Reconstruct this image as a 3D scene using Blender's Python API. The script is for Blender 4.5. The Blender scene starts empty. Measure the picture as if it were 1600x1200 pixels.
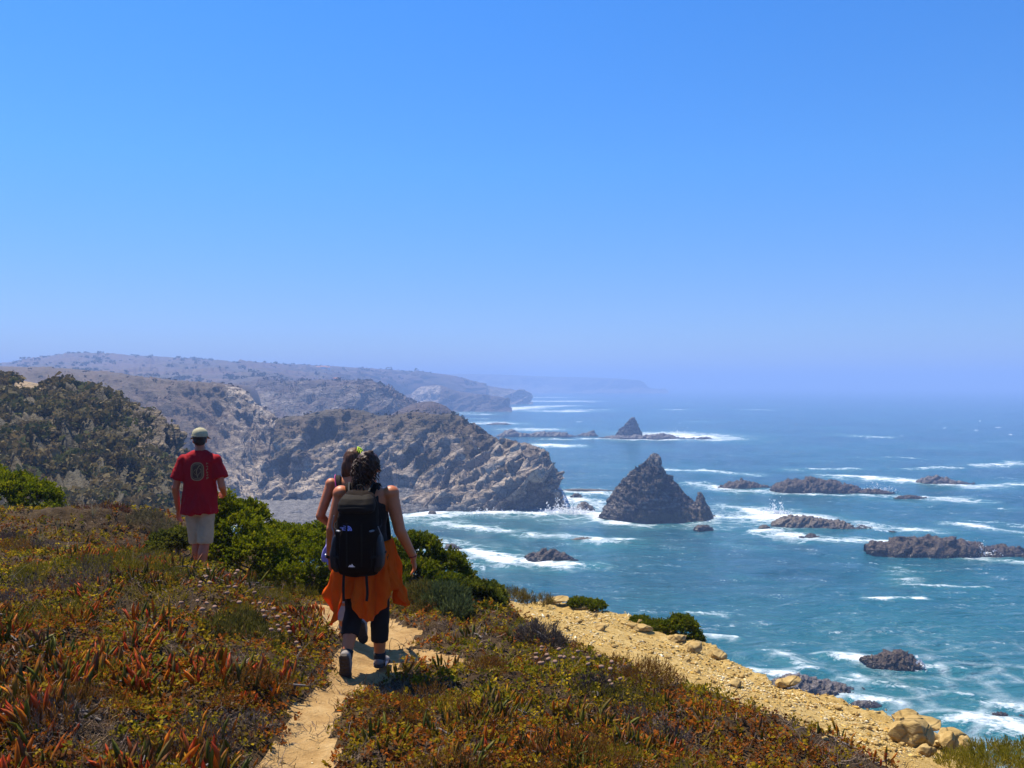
import bpy, bmesh, math, random
import numpy as np
from mathutils import Vector, Matrix, Euler
from mathutils.bvhtree import BVHTree

S = bpy.context.scene
COL = S.collection
R = math.radians
rng = np.random.default_rng(7)

# ------------------------------------------------------------------ camera
FPX = 1350.0            # focal length in pixels of the 1600 px wide photograph
CAMZ = 45.0             # camera height above the sea
cam = bpy.data.cameras.new('camera'); cam.sensor_width = 36; cam.lens = 36 * FPX / 1600
cam.clip_start = 0.05; cam.clip_end = 90000
cam_o = bpy.data.objects.new('camera', cam); COL.objects.link(cam_o)
cam_o.location = (0, 0, CAMZ); cam_o.rotation_euler = (R(90), 0, 0)
S.camera = cam_o

# ------------------------------------------------------------------ sky, sun, exposure
SUN_EL, SUN_AZ = 63.0, -45.0          # azimuth measured from +Y towards +X
W = bpy.data.worlds.new('World'); S.world = W; W.use_nodes = True
nt = W.node_tree; nt.nodes.clear()
sky = nt.nodes.new('ShaderNodeTexSky'); sky.sky_type = 'NISHITA'; sky.sun_disc = False
sky.sun_elevation = R(SUN_EL); sky.sun_rotation = R(SUN_AZ)
sky.altitude = 100; sky.air_density = 1.0; sky.dust_density = 0.25; sky.ozone_density = 2.2
hsv = nt.nodes.new('ShaderNodeHueSaturation'); hsv.inputs['Saturation'].default_value = 1.1
hsv.inputs['Hue'].default_value = 0.5; hsv.inputs['Value'].default_value = 1.0
bg = nt.nodes.new('ShaderNodeBackground'); bg.inputs['Strength'].default_value = 0.078
out = nt.nodes.new('ShaderNodeOutputWorld')
tcw = nt.nodes.new('ShaderNodeTexCoord'); sep = nt.nodes.new('ShaderNodeSeparateXYZ'); nt.links.new(tcw.outputs['Generated'], sep.inputs[0])
rw = nt.nodes.new('ShaderNodeValToRGB'); nt.links.new(sep.outputs['Z'], rw.inputs[0]); er = rw.color_ramp.elements   # deep blue air, lavender towards the horizon, the same all round
er.new(.5); er.new(.5)
for k_, (p_, c_) in enumerate([(0.0, (.53, .65, 1.03)), (.10, (.50, .71, 1.15)), (.24, (.44, .88, 1.36)), (.5, (.33, .93, 1.54))]): er[k_].position = p_; er[k_].color = (*c_, 1)
mw = nt.nodes.new('ShaderNodeMix'); mw.data_type = 'RGBA'; mw.blend_type = 'MULTIPLY'; mw.inputs[0].default_value = 1.0
nt.links.new(sky.outputs[0], hsv.inputs['Color']); nt.links.new(hsv.outputs[0], mw.inputs[6]); nt.links.new(rw.outputs[0], mw.inputs[7]); nt.links.new(mw.outputs[2], bg.inputs[0]); nt.links.new(bg.outputs[0], out.inputs[0])
sl = bpy.data.lights.new('sun', 'SUN'); sl.energy = 5.0; sl.angle = R(0.53); sl.color = (1.0, 0.92, 0.78)
so = bpy.data.objects.new('sun', sl); COL.objects.link(so); so.location = (0, 0, 200)
sdir = Vector((math.sin(R(SUN_AZ)) * math.cos(R(SUN_EL)), math.cos(R(SUN_AZ)) * math.cos(R(SUN_EL)), math.sin(R(SUN_EL))))
so.rotation_euler = (-sdir).to_track_quat('-Z', 'Y').to_euler()
S.view_settings.view_transform = 'Standard'; S.view_settings.look = 'None'
S.view_settings.gamma = 1; S.view_settings.use_curve_mapping = False
S.view_settings.exposure = 0.7
S.render.engine = 'CYCLES'
S.cycles.max_bounces = 6; S.cycles.volume_bounces = 1; S.cycles.diffuse_bounces = 3; S.cycles.glossy_bounces = 2
S.cycles.transmission_bounces = 3; S.cycles.transparent_max_bounces = 6; S.cycles.use_denoising = True
S.cycles.sample_clamp_indirect = 4.0

# ------------------------------------------------------------------ noise
_G = rng.normal(size=(64, 3)); _G /= np.linalg.norm(_G, axis=1)[:, None]
def _hash(ix, iy, iz, seed):
    h = (ix.astype(np.int64) * 374761393 + iy.astype(np.int64) * 668265263 + iz.astype(np.int64) * 1274126177 + seed * 974634777) & 0xffffffff
    h = ((h ^ (h >> 13)) * 1274126177) & 0xffffffff
    h = ((h ^ (h >> 15)) * 668265263) & 0xffffffff
    return (h ^ (h >> 16)) & 63
def pn(P, seed=0):
    P = np.asarray(P, float); i = np.floor(P); f = P - i; i = i.astype(np.int64)
    u = f * f * f * (f * (f * 6 - 15) + 10); r = 0
    for dx in (0, 1):
        wx = u[:, 0] if dx else 1 - u[:, 0]
        for dy in (0, 1):
            wy = u[:, 1] if dy else 1 - u[:, 1]
            for dz in (0, 1):
                wz = u[:, 2] if dz else 1 - u[:, 2]
                g = _G[_hash(i[:, 0] + dx, i[:, 1] + dy, i[:, 2] + dz, seed)]
                r = r + wx * wy * wz * (g[:, 0] * (f[:, 0] - dx) + g[:, 1] * (f[:, 1] - dy) + g[:, 2] * (f[:, 2] - dz))
    return r * 1.5
def fbm(P, o=4, seed=0, gain=.5):
    r = 0; a = 1.0; P = np.asarray(P, float)
    for k in range(o): r = r + a * pn(P, seed + k); P = P * 2.03 + 17.1; a *= gain
    return r
def ridged(P, o=4, seed=0, gain=.5):
    r = 0; a = 1.0; P = np.asarray(P, float)
    for k in range(o): r = r + a * (1 - 2 * np.abs(pn(P, seed + k))); P = P * 2.03 + 11.7; a *= gain
    return r
def n2(x, y, s, seed=0, o=3):
    return fbm(np.stack([np.ravel(x) * s, np.ravel(y) * s, np.zeros(np.size(x)) + .37], 1), o, seed).reshape(np.shape(x))
def sstep(a, b, x):
    t = np.clip((x - a) / (b - a), 0, 1); return t * t * (3 - 2 * t)

# ------------------------------------------------------------------ mesh and object helpers
def px(u, v, d):
    """point seen at pixel (u, v) of the photograph at depth d metres"""
    return np.array([(u - 800) / FPX * d, d, CAMZ + (600 - v) / FPX * d])
def mk(name, V, F, mat=None, parent=None, smooth=True, col=None, attrs=None, mi=None):
    V = np.asarray(V, np.float32).reshape(-1, 3)
    me = bpy.data.meshes.new(name)
    if isinstance(F, (list, tuple)) and len(F) and not isinstance(F, np.ndarray) and len(set(map(len, F))) > 1:
        me.from_pydata(V.tolist(), [], [list(map(int, f)) for f in F])
    else:
        F = np.asarray(F, np.int32); n, k = F.shape
        me.vertices.add(len(V)); me.vertices.foreach_set('co', V.ravel())
        me.loops.add(n * k); me.loops.foreach_set('vertex_index', F.ravel())
        me.polygons.add(n); me.polygons.foreach_set('loop_start', np.arange(0, n * k, k, dtype=np.int32))
        me.update(calc_edges=True)
    if smooth: me.polygons.foreach_set('use_smooth', np.ones(len(me.polygons), bool))
    if col is not None:
        a = me.attributes.new('Col', 'FLOAT_COLOR', 'POINT')
        c = np.ones((len(V), 4), np.float32); c[:, :3] = col; a.data.foreach_set('color', c.ravel())
    for k_, v_ in (attrs or {}).items():
        a = me.attributes.new(k_, 'FLOAT', 'POINT'); a.data.foreach_set('value', np.asarray(v_, np.float32).ravel())
    if mat: me.materials.append(mat)
    return link(name, me, parent)
def link(name, me, parent=None):
    o = bpy.data.objects.new(name, me); COL.objects.link(o)
    if parent: o.parent = parent
    return o
def empty(name, loc, rz=0):
    o = bpy.data.objects.new(name, None); COL.objects.link(o); o.location = loc; o.rotation_euler = (0, 0, rz); o.empty_display_size = .2
    return o
def tag(o, label=None, cat=None, group=None, kind=None):
    if label: o['label'] = label
    if cat: o['category'] = cat
    if group: o['group'] = group
    if kind: o['kind'] = kind
    return o
def copy_tree(o, parent=None):
    c = o.copy(); COL.objects.link(c); c.parent = parent
    for ch in list(o.children): copy_tree(ch, c)
    return c
def gridF(n, m, wrap=False):
    """quads of an n x m vertex grid (m columns, wrapped round if asked)"""
    i = np.arange(n - 1)[:, None]; j = np.arange(m if wrap else m - 1)[None, :]; j2 = (j + 1) % m
    return np.stack([i * m + j, i * m + j2, (i + 1) * m + j2, (i + 1) * m + j], -1).reshape(-1, 4)
def join(parts):
    V = []; F = []; C = []; o = 0
    for p in parts:
        V.append(p[0]); F.append(np.asarray(p[1]) + o); o += len(p[0])
        if len(p) > 2: C.append(p[2])
    return np.concatenate(V), np.concatenate(F), (np.concatenate(C) if C else None)
def inst(tv, tf, pos, B, sc):
    """repeat template (tv, tf) at pos with bases B (N,3,3: columns x,y,z) and scales"""
    sc = np.asarray(sc, float).reshape(-1, 1, 1)
    V = np.einsum('nij,kj->nki', B, tv) * sc + pos[:, None, :]
    F = tf[None] + (np.arange(len(pos)) * len(tv))[:, None, None]
    return V.reshape(-1, 3), F.reshape(-1, tf.shape[1])
def bases(Z, spin=None):
    Z = Z / np.linalg.norm(Z, axis=1)[:, None]; n = len(Z)
    a = np.where(np.abs(Z[:, 2:3]) < .9, np.array([[0, 0, 1.]]), np.array([[1., 0, 0]]))
    X = np.cross(a, Z); X /= np.linalg.norm(X, axis=1)[:, None]; Y = np.cross(Z, X)
    s = rng.uniform(0, 2 * np.pi, n) if spin is None else spin
    c, s = np.cos(s)[:, None], np.sin(s)[:, None]
    return np.stack([X * c + Y * s, Y * c - X * s, Z], -1)

# ------------------------------------------------------------------ materials
def nmat(name):
    m = bpy.data.materials.new(name); m.use_nodes = True; t = m.node_tree
    b = t.nodes['Principled BSDF']; b.inputs['Specular IOR Level'].default_value = 0.3
    return m, t, b
def N(t, typ, **kw):
    n = t.nodes.new(typ)
    for k, v in kw.items():
        if k in n.inputs: n.inputs[k].default_value = v
        else: setattr(n, k, v)
    return n
def ramp(t, fac, stops):
    r = t.nodes.new('ShaderNodeValToRGB'); e = r.color_ramp.elements
    while len(e) < len(stops): e.new(.5)
    for k, (p, c) in enumerate(stops): e[k].position = p; e[k].color = (*c, 1) if len(c) == 3 else c
    t.links.new(fac, r.inputs[0]); return r.outputs[0]
def mixc(t, f, a, b, typ='MIX'):
    m = t.nodes.new('ShaderNodeMix'); m.data_type = 'RGBA'; m.blend_type = typ
    for s, v in ((m.inputs[0], f), (m.inputs[6], a), (m.inputs[7], b)):
        if hasattr(v, 'is_linked'): t.links.new(v, s)
        else: s.default_value = v if isinstance(v, (int, float)) else (*v, 1)
    return m.outputs[2]
def math_(t, op, a, b=None, c=None, clamp=False):
    m = t.nodes.new('ShaderNodeMath'); m.operation = op; m.use_clamp = clamp
    for k, v in enumerate((a, b, c)):
        if v is None: continue
        if hasattr(v, 'is_linked'): t.links.new(v, m.inputs[k])
        else: m.inputs[k].default_value = v
    return m.outputs[0]
def attr(t, name):
    a = t.nodes.new('ShaderNodeAttribute'); a.attribute_name = name; return a
def noise(t, scale, detail=5, rough=.55, vec=None, dist=0.0):
    n = N(t, 'ShaderNodeTexNoise', Scale=scale, Detail=detail, Roughness=rough, Distortion=dist)
    if vec is None:
        tc = t.nodes.new('ShaderNodeTexCoord'); vec = tc.outputs['Object']
    t.links.new(vec, n.inputs['Vector']); return n
def bump(t, b, h, strength, dist, prev=None):
    n = N(t, 'ShaderNodeBump', Strength=strength, Distance=dist); t.links.new(h, n.inputs['Height'])
    if prev: t.links.new(prev, n.inputs['Normal'])
    t.links.new(n.outputs[0], b.inputs['Normal']); return n.outputs[0]
def vcol_mat(name, rough=.6, trans=0.0, var=.25, scale=40, bstr=0.0, spec=.3):
    """colour comes from the per-piece 'Col' attribute, with a little grain; leaves let light through"""
    m, t, b = nmat(name); a = attr(t, 'Col'); n = noise(t, scale, 3)
    g = ramp(t, n.outputs[0], [(.25, (1 - var,) * 3), (.75, (1 + var * .6,) * 3)])
    c = mixc(t, 1.0, a.outputs['Color'], g, 'MULTIPLY')
    t.links.new(c, b.inputs['Base Color']); b.inputs['Roughness'].default_value = rough
    b.inputs['Specular IOR Level'].default_value = spec
    if bstr: bump(t, b, n.outputs[0], bstr, .01)
    if trans:
        tr = t.nodes.new('ShaderNodeBsdfTranslucent'); t.links.new(c, tr.inputs[0])
        mx = t.nodes.new('ShaderNodeMixShader'); mx.inputs[0].default_value = trans
        o = t.nodes['Material Output']; t.links.new(b.outputs[0], mx.inputs[1]); t.links.new(tr.outputs[0], mx.inputs[2]); t.links.new(mx.outputs[0], o.inputs[0])
    return m
def plain(name, c, rough=.6, var=.2, scale=30, bstr=.15, bdist=.005, spec=.3, c2=None, metal=0):
    m, t, b = nmat(name); n = noise(t, scale, 5)
    c2 = c2 or tuple(x * (1 - var) for x in c)
    t.links.new(ramp(t, n.outputs[0], [(.3, c2), (.7, c)]), b.inputs['Base Color'])
    b.inputs['Roughness'].default_value = rough; b.inputs['Specular IOR Level'].default_value = spec; b.inputs['Metallic'].default_value = metal
    if bstr: bump(t, b, n.outputs[0], bstr, bdist)
    return m

def rock_mat(name, dark, mid, pale, veg1, veg2, sc=1.0, bd=.6, gloss=.75, strata=(-.6, .25, .75), sfreq=.5):
    """cliff rock; the 'veg' attribute says how much scrub clings to it, 'pale' where bare pale stone shows"""
    m, t, b = nmat(name); tc = t.nodes.new('ShaderNodeTexCoord').outputs['Object']
    n1 = noise(t, .09 * sc, 6, .6, tc); n2_ = noise(t, .55 * sc, 6, .65, tc); n3 = noise(t, .22 * sc, 5, .6, tc)
    vor = N(t, 'ShaderNodeTexVoronoi', Scale=.35 * sc); vor.feature = 'DISTANCE_TO_EDGE'
    # bedding planes: noise squeezed across the strata direction
    mp = t.nodes.new('ShaderNodeMapping'); mp.inputs['Rotation'].default_value = (0, R(38), R(12)); mp.inputs['Scale'].default_value = (.12 * sc, .12 * sc, 1.3 * sc * sfreq)
    t.links.new(tc, mp.inputs[0]); ns = noise(t, 1.0, 4, .6, mp.outputs[0], .3)
    wv = noise(t, .2 * sc, 2, .5, tc); t.links.new(mixc(t, .12, tc, wv.outputs['Color'], 'ADD'), vor.inputs['Vector'])
    crack = ramp(t, vor.outputs['Distance'], [(0, (0, 0, 0)), (.07, (1, 1, 1))])
    mixn = math_(t, 'MULTIPLY_ADD', ns.outputs[0], .55, math_(t, 'MULTIPLY', n2_.outputs[0], .45))
    rock = ramp(t, mixn, [(.33, dark), (.5, mid), (.66, pale)])
    rock = mixc(t, math_(t, 'MULTIPLY', attr(t, 'pale').outputs['Fac'], .8), rock, pale)
    rock = mixc(t, math_(t, 'MULTIPLY', math_(t, 'SUBTRACT', 1.0, crack), .55), rock, tuple(q * .35 for q in dark))
    rock = mixc(t, math_(t, 'MULTIPLY', attr(t, 'wet').outputs['Fac'], .85), rock, tuple(q * .55 for q in dark))
    vmask = math_(t, 'ADD', attr(t, 'veg').outputs['Fac'], math_(t, 'MULTIPLY', math_(t, 'SUBTRACT', n3.outputs[0], .5), .9))
    vmask = math_(t, 'ADD', vmask, math_(t, 'MULTIPLY', math_(t, 'SUBTRACT', n2_.outputs[0], .5), .9))
    vmask = ramp(t, vmask, [(.42, (0, 0, 0)), (.58, (1, 1, 1))])
    vegc = ramp(t, n1.outputs[0], [(.38, veg1), (.62, veg2)])
    c = mixc(t, vmask, rock, vegc); t.links.new(c, b.inputs['Base Color'])
    t.links.new(math_(t, 'MULTIPLY_ADD', attr(t, 'wet').outputs['Fac'], -.35, gloss), b.inputs['Roughness']); b.inputs['Specular IOR Level'].default_value = .22
    h = math_(t, 'ADD', math_(t, 'MULTIPLY', n2_.outputs[0], 1.0), math_(t, 'ADD', math_(t, 'MULTIPLY', ns.outputs[0], 1.5), math_(t, 'MULTIPLY', crack, .35)))
    bump(t, b, h, 1.0, bd)
    return m

# ------------------------------------------------------------------ sea
# rocks: label, silhouette in photo pixels, waterline row, depth of the footprint as a share of its width, roundness, paleness
SEG = []   # foam streaks in photo pixels: u1, v1, u2, v2, half width in rows, strength
for s in '''1038 735 1165 741 1.6 .9;1075 757 1128 761 2.5 .9;1240 735 1337 733 1.2 .7;1308 744 1431 754 3 .95;1431 754 1525 760 3.5 1;1525 760 1600 755 2 .9
1360 776 1502 782 3 .9;1405 733 1488 731 1.3 .8;1540 728 1585 723 2 .9;1120 812 1210 805 5 .8;1188 800 1225 812 7 1;1188 837 1360 848 3 .9;1200 835 1260 840 4 .9
1337 821 1424 828 5 .75;1502 818 1600 832 3 .8;1520 812 1600 822 2 .55;1375 848 1470 867 2.5 1;1470 867 1600 879 2.5 1;1540 873 1600 880 3 .9;1416 890 1427 918 4 .55;1427 918 1540 922 1.6 .75
1360 940 1442 938 2 .8;1086 955 1135 962 3 .65;1090 992 1150 996 2.5 .95;628 806 690 804 6 .95;682 802 848 803 3.5 .95;848 804 950 804 5 1;870 800 930 806 6 .9
694 819 780 828 3.2 .9;825 839 971 847 3.2 .85;880 841 930 849 4 .9;690 860 825 874 7 .85;760 870 880 884 5 .8;870 881 935 884 3 .9;881 768 960 771 3 .95;881 780 940 790 4 .9
776 641 821 637 1.2 1;844 627 896 627 .8 1;855 642 881 643 1.2 1;835 636 880 634 .8 .9;720 646 757 647 .9 1;746 661 795 662 1.5 .9;825 671 847 671 2 .9;851 696 889 697 2 1
862 686 1050 687 1.2 .8;1049 679 1080 683 4 1;1080 682 1131 687 2 .9;1315 680 1375 683 .9 .9;1145 1016 1237 1020 2.5 .6;1215 1027 1250 1046 6 .8;1180 1053 1235 1059 5 .9;1290 1027 1385 1040 6 .95
1259 1084 1400 1101 7 .9;1315 1062 1512 1090 3 .7;1340 1058 1400 1072 5 .7;1500 1128 1600 1140 14 .9;1540 1104 1600 1110 7 .85;1500 1160 1545 1172 6 .55;1430 1044 1500 1050 4 .85;1030 815 1115 822 4 .6
935 812 1030 819 3 .9;1112 800 1180 812 5 .55;1150 770 1240 766 1.5 .9;1120 766 1150 766 1.5 .9;1200 771 1330 776 1.5 .8;1180 828 1210 830 2 .9;1100 838 1160 842 2 .4;1130 850 1180 858 3 .45
1300 668 1330 668 .6 .5;1170 640 1200 641 .6 .6;1350 655 1385 656 .6 .5;1090 658 1110 658 .6 .6;930 657 960 657 .8 .5;1010 700 1060 703 1 .4;1200 700 1280 703 .8 .4;1440 700 1520 703 .8 .4;1380 715 1440 716 .9 .5
700 876 760 884 4 .5;1560 690 1600 691 .8 .5;1500 955 1560 965 3 .35;1150 900 1200 905 2 .3;1240 720 1300 721 .9 .4;1560 795 1600 797 1.5 .5;1395 786 1440 788 1.5 .5;900 640 935 640 .7 .7;1050 640 1062 640 .6 .7
960 612 1060 612 .5 .6;830 621 860 621 .6 .9;700 655 740 655 1 .6'''.replace('\n', ';').split(';'):
    SEG.append([float(x) for x in s.split()])
SEG = np.array(SEG)
def sea_xy(u, v):
    d = CAMZ * FPX / (v - 600); return np.stack([(u - 800) / FPX * d, d], -1)
_rows = np.concatenate([np.array([30., 60, 80]), CAMZ * FPX / (np.arange(1190, 640, -2.4) - 600), CAMZ * FPX / (np.arange(640, 604, -.8) - 600), CAMZ * FPX / np.array([603.5, 602.5, 601.8, 601.5]) * 0 + np.array([18000., 24000, 32000, 45000])])
_rows = np.unique(_rows)
_th = np.concatenate([R(1) * np.array([-180, -150, -120, -95, -75, -60, -50, -43, -38, -35]), np.linspace(R(-17), R(33), 440), R(1) * np.array([35, 38, 43, 50, 60, 75, 95, 120, 150])])
_th = np.unique(np.concatenate([_th, np.linspace(R(-34), R(-17.5), 34)]))
RR, TT = np.meshgrid(_rows, _th, indexing='ij')
SX, SY = RR * np.sin(TT), RR * np.cos(TT)
P2 = np.stack([SX.ravel(), SY.ravel()], 1)
foam = np.zeros(len(P2)); milk = np.zeros(len(P2))
front = (P2[:, 1] > 60) & (np.abs(P2[:, 0]) < P2[:, 1] * .75)
Q = P2[front]; fo = np.zeros(len(Q)); mi_ = np.zeros(len(Q))
wob = np.stack([fbm(np.c_[Q * .03, np.zeros(len(Q))], 3, 5), fbm(np.c_[Q * .03, np.ones(len(Q))], 3, 9)], 1)
wob2 = np.stack([fbm(np.c_[Q * .12, np.zeros(len(Q))], 2, 6), fbm(np.c_[Q * .12, np.ones(len(Q))], 2, 10)], 1)
for u1, v1, u2, v2, w, st in SEG:
    st *= .9; w *= .85 if v1 < 765 else 1.0
    a, b_ = sea_xy(u1, v1), sea_xy(u2, v2); ab = b_ - a; dm = (a[1] + b_[1]) / 2
    Wd = w * dm * dm / (CAMZ * FPX)
    q = Q + wob * min(Wd * 1.1, 12) + wob2 * min(Wd * .7, 4)
    t_ = np.clip(((q - a) @ ab) / (ab @ ab), 0, 1); dd = np.linalg.norm(q - (a + t_[:, None] * ab), axis=1)
    fo = np.maximum(fo, st * (1 - sstep(-.3, 2.5, dd / Wd))); mi_ = np.maximum(mi_, st * (1 - sstep(.3, 3.4, dd / Wd)))
nearsh = 1 - sstep(95, 215, Q[:, 1] + 18 * fbm(np.c_[Q * .02, np.zeros(len(Q))], 3, 31))
mi_ = np.maximum(mi_ * .8, nearsh * .5)
caps = fbm(np.c_[Q[:, :1] * .03, Q[:, 1:] * .085, np.zeros(len(Q))], 4, 21)
fo = np.maximum(fo, .62 * sstep(.62, .95, caps) * sstep(110, 200, Q[:, 1]))
foam[front] = fo; milk[front] = mi_
amp = sstep(60, 110, RR.ravel()) * 1.0
swell = amp * (n2(P2[:, 0], P2[:, 1] * 2.2, 1 / 38., 3, 2) * .8 + n2(P2[:, 0], P2[:, 1] * 1.8, 1 / 9., 4, 2) * .35)
swell *= 1 - .7 * sstep(1500, 6000, RR.ravel())
SZ = swell + foam * .5
m, t, b = nmat('sea_water'); tc = t.nodes.new('ShaderNodeTexCoord').outputs['Object']
mp = t.nodes.new('ShaderNodeMapping'); mp.inputs['Scale'].default_value = (.55, 1.15, 1); t.links.new(tc, mp.inputs[0])
w1 = noise(t, .16, 4, .6, mp.outputs[0], .4); w2 = noise(t, .7, 5, .65, mp.outputs[0], .3); w3 = noise(t, .012, 4, .6, tc)
mpf = t.nodes.new('ShaderNodeMapping'); mpf.inputs['Scale'].default_value = (.8, 1.0, 1); t.links.new(tc, mpf.inputs[0])
f1 = noise(t, .33, 8, .72, mpf.outputs[0], 1.2); f2 = noise(t, .07, 4, .6, tc, .6)
fa = attr(t, 'foam').outputs['Fac']
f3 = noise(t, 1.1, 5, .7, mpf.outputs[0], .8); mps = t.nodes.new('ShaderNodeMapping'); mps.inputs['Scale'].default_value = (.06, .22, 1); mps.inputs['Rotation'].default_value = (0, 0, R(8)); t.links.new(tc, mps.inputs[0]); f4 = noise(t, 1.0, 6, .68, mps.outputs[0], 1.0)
fm = math_(t, 'MULTIPLY_ADD', fa, 1.15, math_(t, 'MULTIPLY', math_(t, 'SUBTRACT', f1.outputs[0], .5), 1.7))
fm = math_(t, 'ADD', fm, math_(t, 'MULTIPLY', math_(t, 'SUBTRACT', f3.outputs[0], .5), .9))
fm = math_(t, 'ADD', fm, math_(t, 'MULTIPLY', math_(t, 'SUBTRACT', f2.outputs[0], .5), 1.5))
fm = math_(t, 'MULTIPLY', ramp(t, fm, [(.48, (0, 0, 0)), (1.0, (1, 1, 1))]), ramp(t, fa, [(.03, (0, 0, 0)), (.18, (1, 1, 1))]))
# wind streaks and loose foam flecks all over; the flecks also paint in sun glints
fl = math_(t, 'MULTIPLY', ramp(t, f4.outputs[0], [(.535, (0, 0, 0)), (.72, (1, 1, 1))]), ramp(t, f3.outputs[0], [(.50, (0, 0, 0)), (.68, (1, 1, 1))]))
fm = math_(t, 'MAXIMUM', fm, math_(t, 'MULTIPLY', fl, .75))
# thin lace drifting round the surf
fk = N(t, 'ShaderNodeTexVoronoi', Scale=.16); fk.feature = 'DISTANCE_TO_EDGE'; t.links.new(mixc(t, .5, mpf.outputs[0], f2.outputs['Color'], 'ADD'), fk.inputs['Vector'])
lace = math_(t, 'MULTIPLY', ramp(t, fk.outputs['Distance'], [(.0, (1, 1, 1)), (.16, (0, 0, 0))]), ramp(t, math_(t, 'MULTIPLY_ADD', attr(t, 'milk').outputs['Fac'], .75, math_(t, 'MULTIPLY', f1.outputs[0], .6)), [(.52, (0, 0, 0)), (.85, (1, 1, 1))]))
fm = math_(t, 'MAXIMUM', fm, math_(t, 'MULTIPLY', lace, .6))
deep = ramp(t, w3.outputs[0], [(.35, (.002, .060, .100)), (.65, (.007, .102, .136))])
wc = mixc(t, attr(t, 'milk').outputs['Fac'], deep, (.028, .185, .178))
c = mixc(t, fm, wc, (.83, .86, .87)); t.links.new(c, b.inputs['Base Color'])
t.links.new(math_(t, 'MULTIPLY_ADD', fm, .5, .16), b.inputs['Roughness']); b.inputs['IOR'].default_value = 1.33; b.inputs['Specular IOR Level'].default_value = .5
hh = math_(t, 'ADD', math_(t, 'MULTIPLY', w1.outputs[0], 2.6), math_(t, 'MULTIPLY', w2.outputs[0], .9))
bump(t, b, hh, 1.0, 1.0)
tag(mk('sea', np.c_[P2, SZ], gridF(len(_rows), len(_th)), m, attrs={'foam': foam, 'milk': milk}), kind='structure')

# ------------------------------------------------------------------ lofted coast
def pchip(A, t):
    """shape-preserving cubic along axis 0 of A at fractional indices t"""
    n = len(A); d = np.diff(A, axis=0); m = np.zeros_like(A); m[0] = d[0]; m[-1] = d[-1]
    a_, b_ = d[:-1], d[1:]; same = a_ * b_ > 0; m[1:-1] = np.where(same, 2 * a_ * b_ / np.where(same, a_ + b_, 1), 0)
    i = np.clip(np.floor(t).astype(int), 0, n - 2); f = (t - i).reshape(-1, *([1] * (A.ndim - 1)))
    f2, f3 = f * f, f * f * f
    return (2 * f3 - 3 * f2 + 1) * A[i] + (f3 - 2 * f2 + f) * m[i] + (3 * f2 - 2 * f3) * A[i + 1] + (f3 - f2) * m[i + 1]
def crom(A, t):
    """Catmull-Rom along axis 0 of A at fractional indices t"""
    n = len(A); i = np.clip(np.floor(t).astype(int), 0, n - 2); f = (t - i).reshape(-1, *([1] * (A.ndim - 1)))
    p0, p1, p2, p3 = A[np.maximum(i - 1, 0)], A[i], A[i + 1], A[np.minimum(i + 2, n - 1)]
    return p1 + .5 * f * (p2 - p0 + f * (2 * p0 - 5 * p1 + 4 * p2 - p3 + f * (3 * (p1 - p2) + p3 - p0)))
def normals(Pg):
    du = np.gradient(Pg, axis=1); dv = np.gradient(Pg, axis=0); n = np.cross(du, dv); n /= np.linalg.norm(n, axis=2)[..., None] + 1e-9
    return n
def loft(name, rows, nu, nv, mat, disp, vegf, palef=None, kind='structure', flat_=True):
    A = np.array(rows, float)                             # rows run from the far side over the ridge down to the water
    G = pchip(A, np.linspace(0, len(A) - 1, nv)); G = np.swapaxes(pchip(np.swapaxes(G, 0, 1), np.linspace(0, A.shape[1] - 1, nu)), 0, 1)
    Tt, Ss = np.meshgrid(np.linspace(0, len(A) - 1, nv), np.linspace(0, A.shape[1] - 1, nu), indexing='ij')
    n = normals(G)
    if (n[..., 2] * 1).mean() < 0: n = -n
    D = disp(G.reshape(-1, 3), Ss.ravel(), Tt.ravel(), n.reshape(-1, 3))
    G2 = G + (n * D.reshape(nv, nu)[..., None] if D.ndim == 1 else D.reshape(nv, nu, 3))
    n2_ = normals(G2)
    if n2_[..., 2].mean() < 0: n2_ = -n2_; 
    P = G2.reshape(-1, 3)
    veg = vegf(P, Ss.ravel(), Tt.ravel(), n2_.reshape(-1, 3)); pale = palef(P, Ss.ravel(), Tt.ravel(), n2_.reshape(-1, 3)) if palef else np.zeros(len(P))
    F = gridF(nv, nu)[:, ::-1]
    o = mk(name, P, F, mat, smooth=flat_ is False, attrs={'veg': veg, 'pale': pale}); tag(o, kind=kind)
    return o, P, n2_.reshape(-1, 3), veg, G2
def slabs(P, nrm, thick, seed, warp=.35):
    """sawtooth of the bedding coordinate: tilted slabs, each edge a step"""
    nrm = np.array(nrm) / np.linalg.norm(nrm)
    s = P @ nrm / thick + warp * fbm(P / (thick * 5), 3, seed); k = np.floor(s); f = s - k
    off = pn(np.c_[k * 3.7, k * 1.3, P[:, 0] / (thick * 7)], seed + 5)
    return (f ** 1.6) * .8 + off * 1.1
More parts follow.
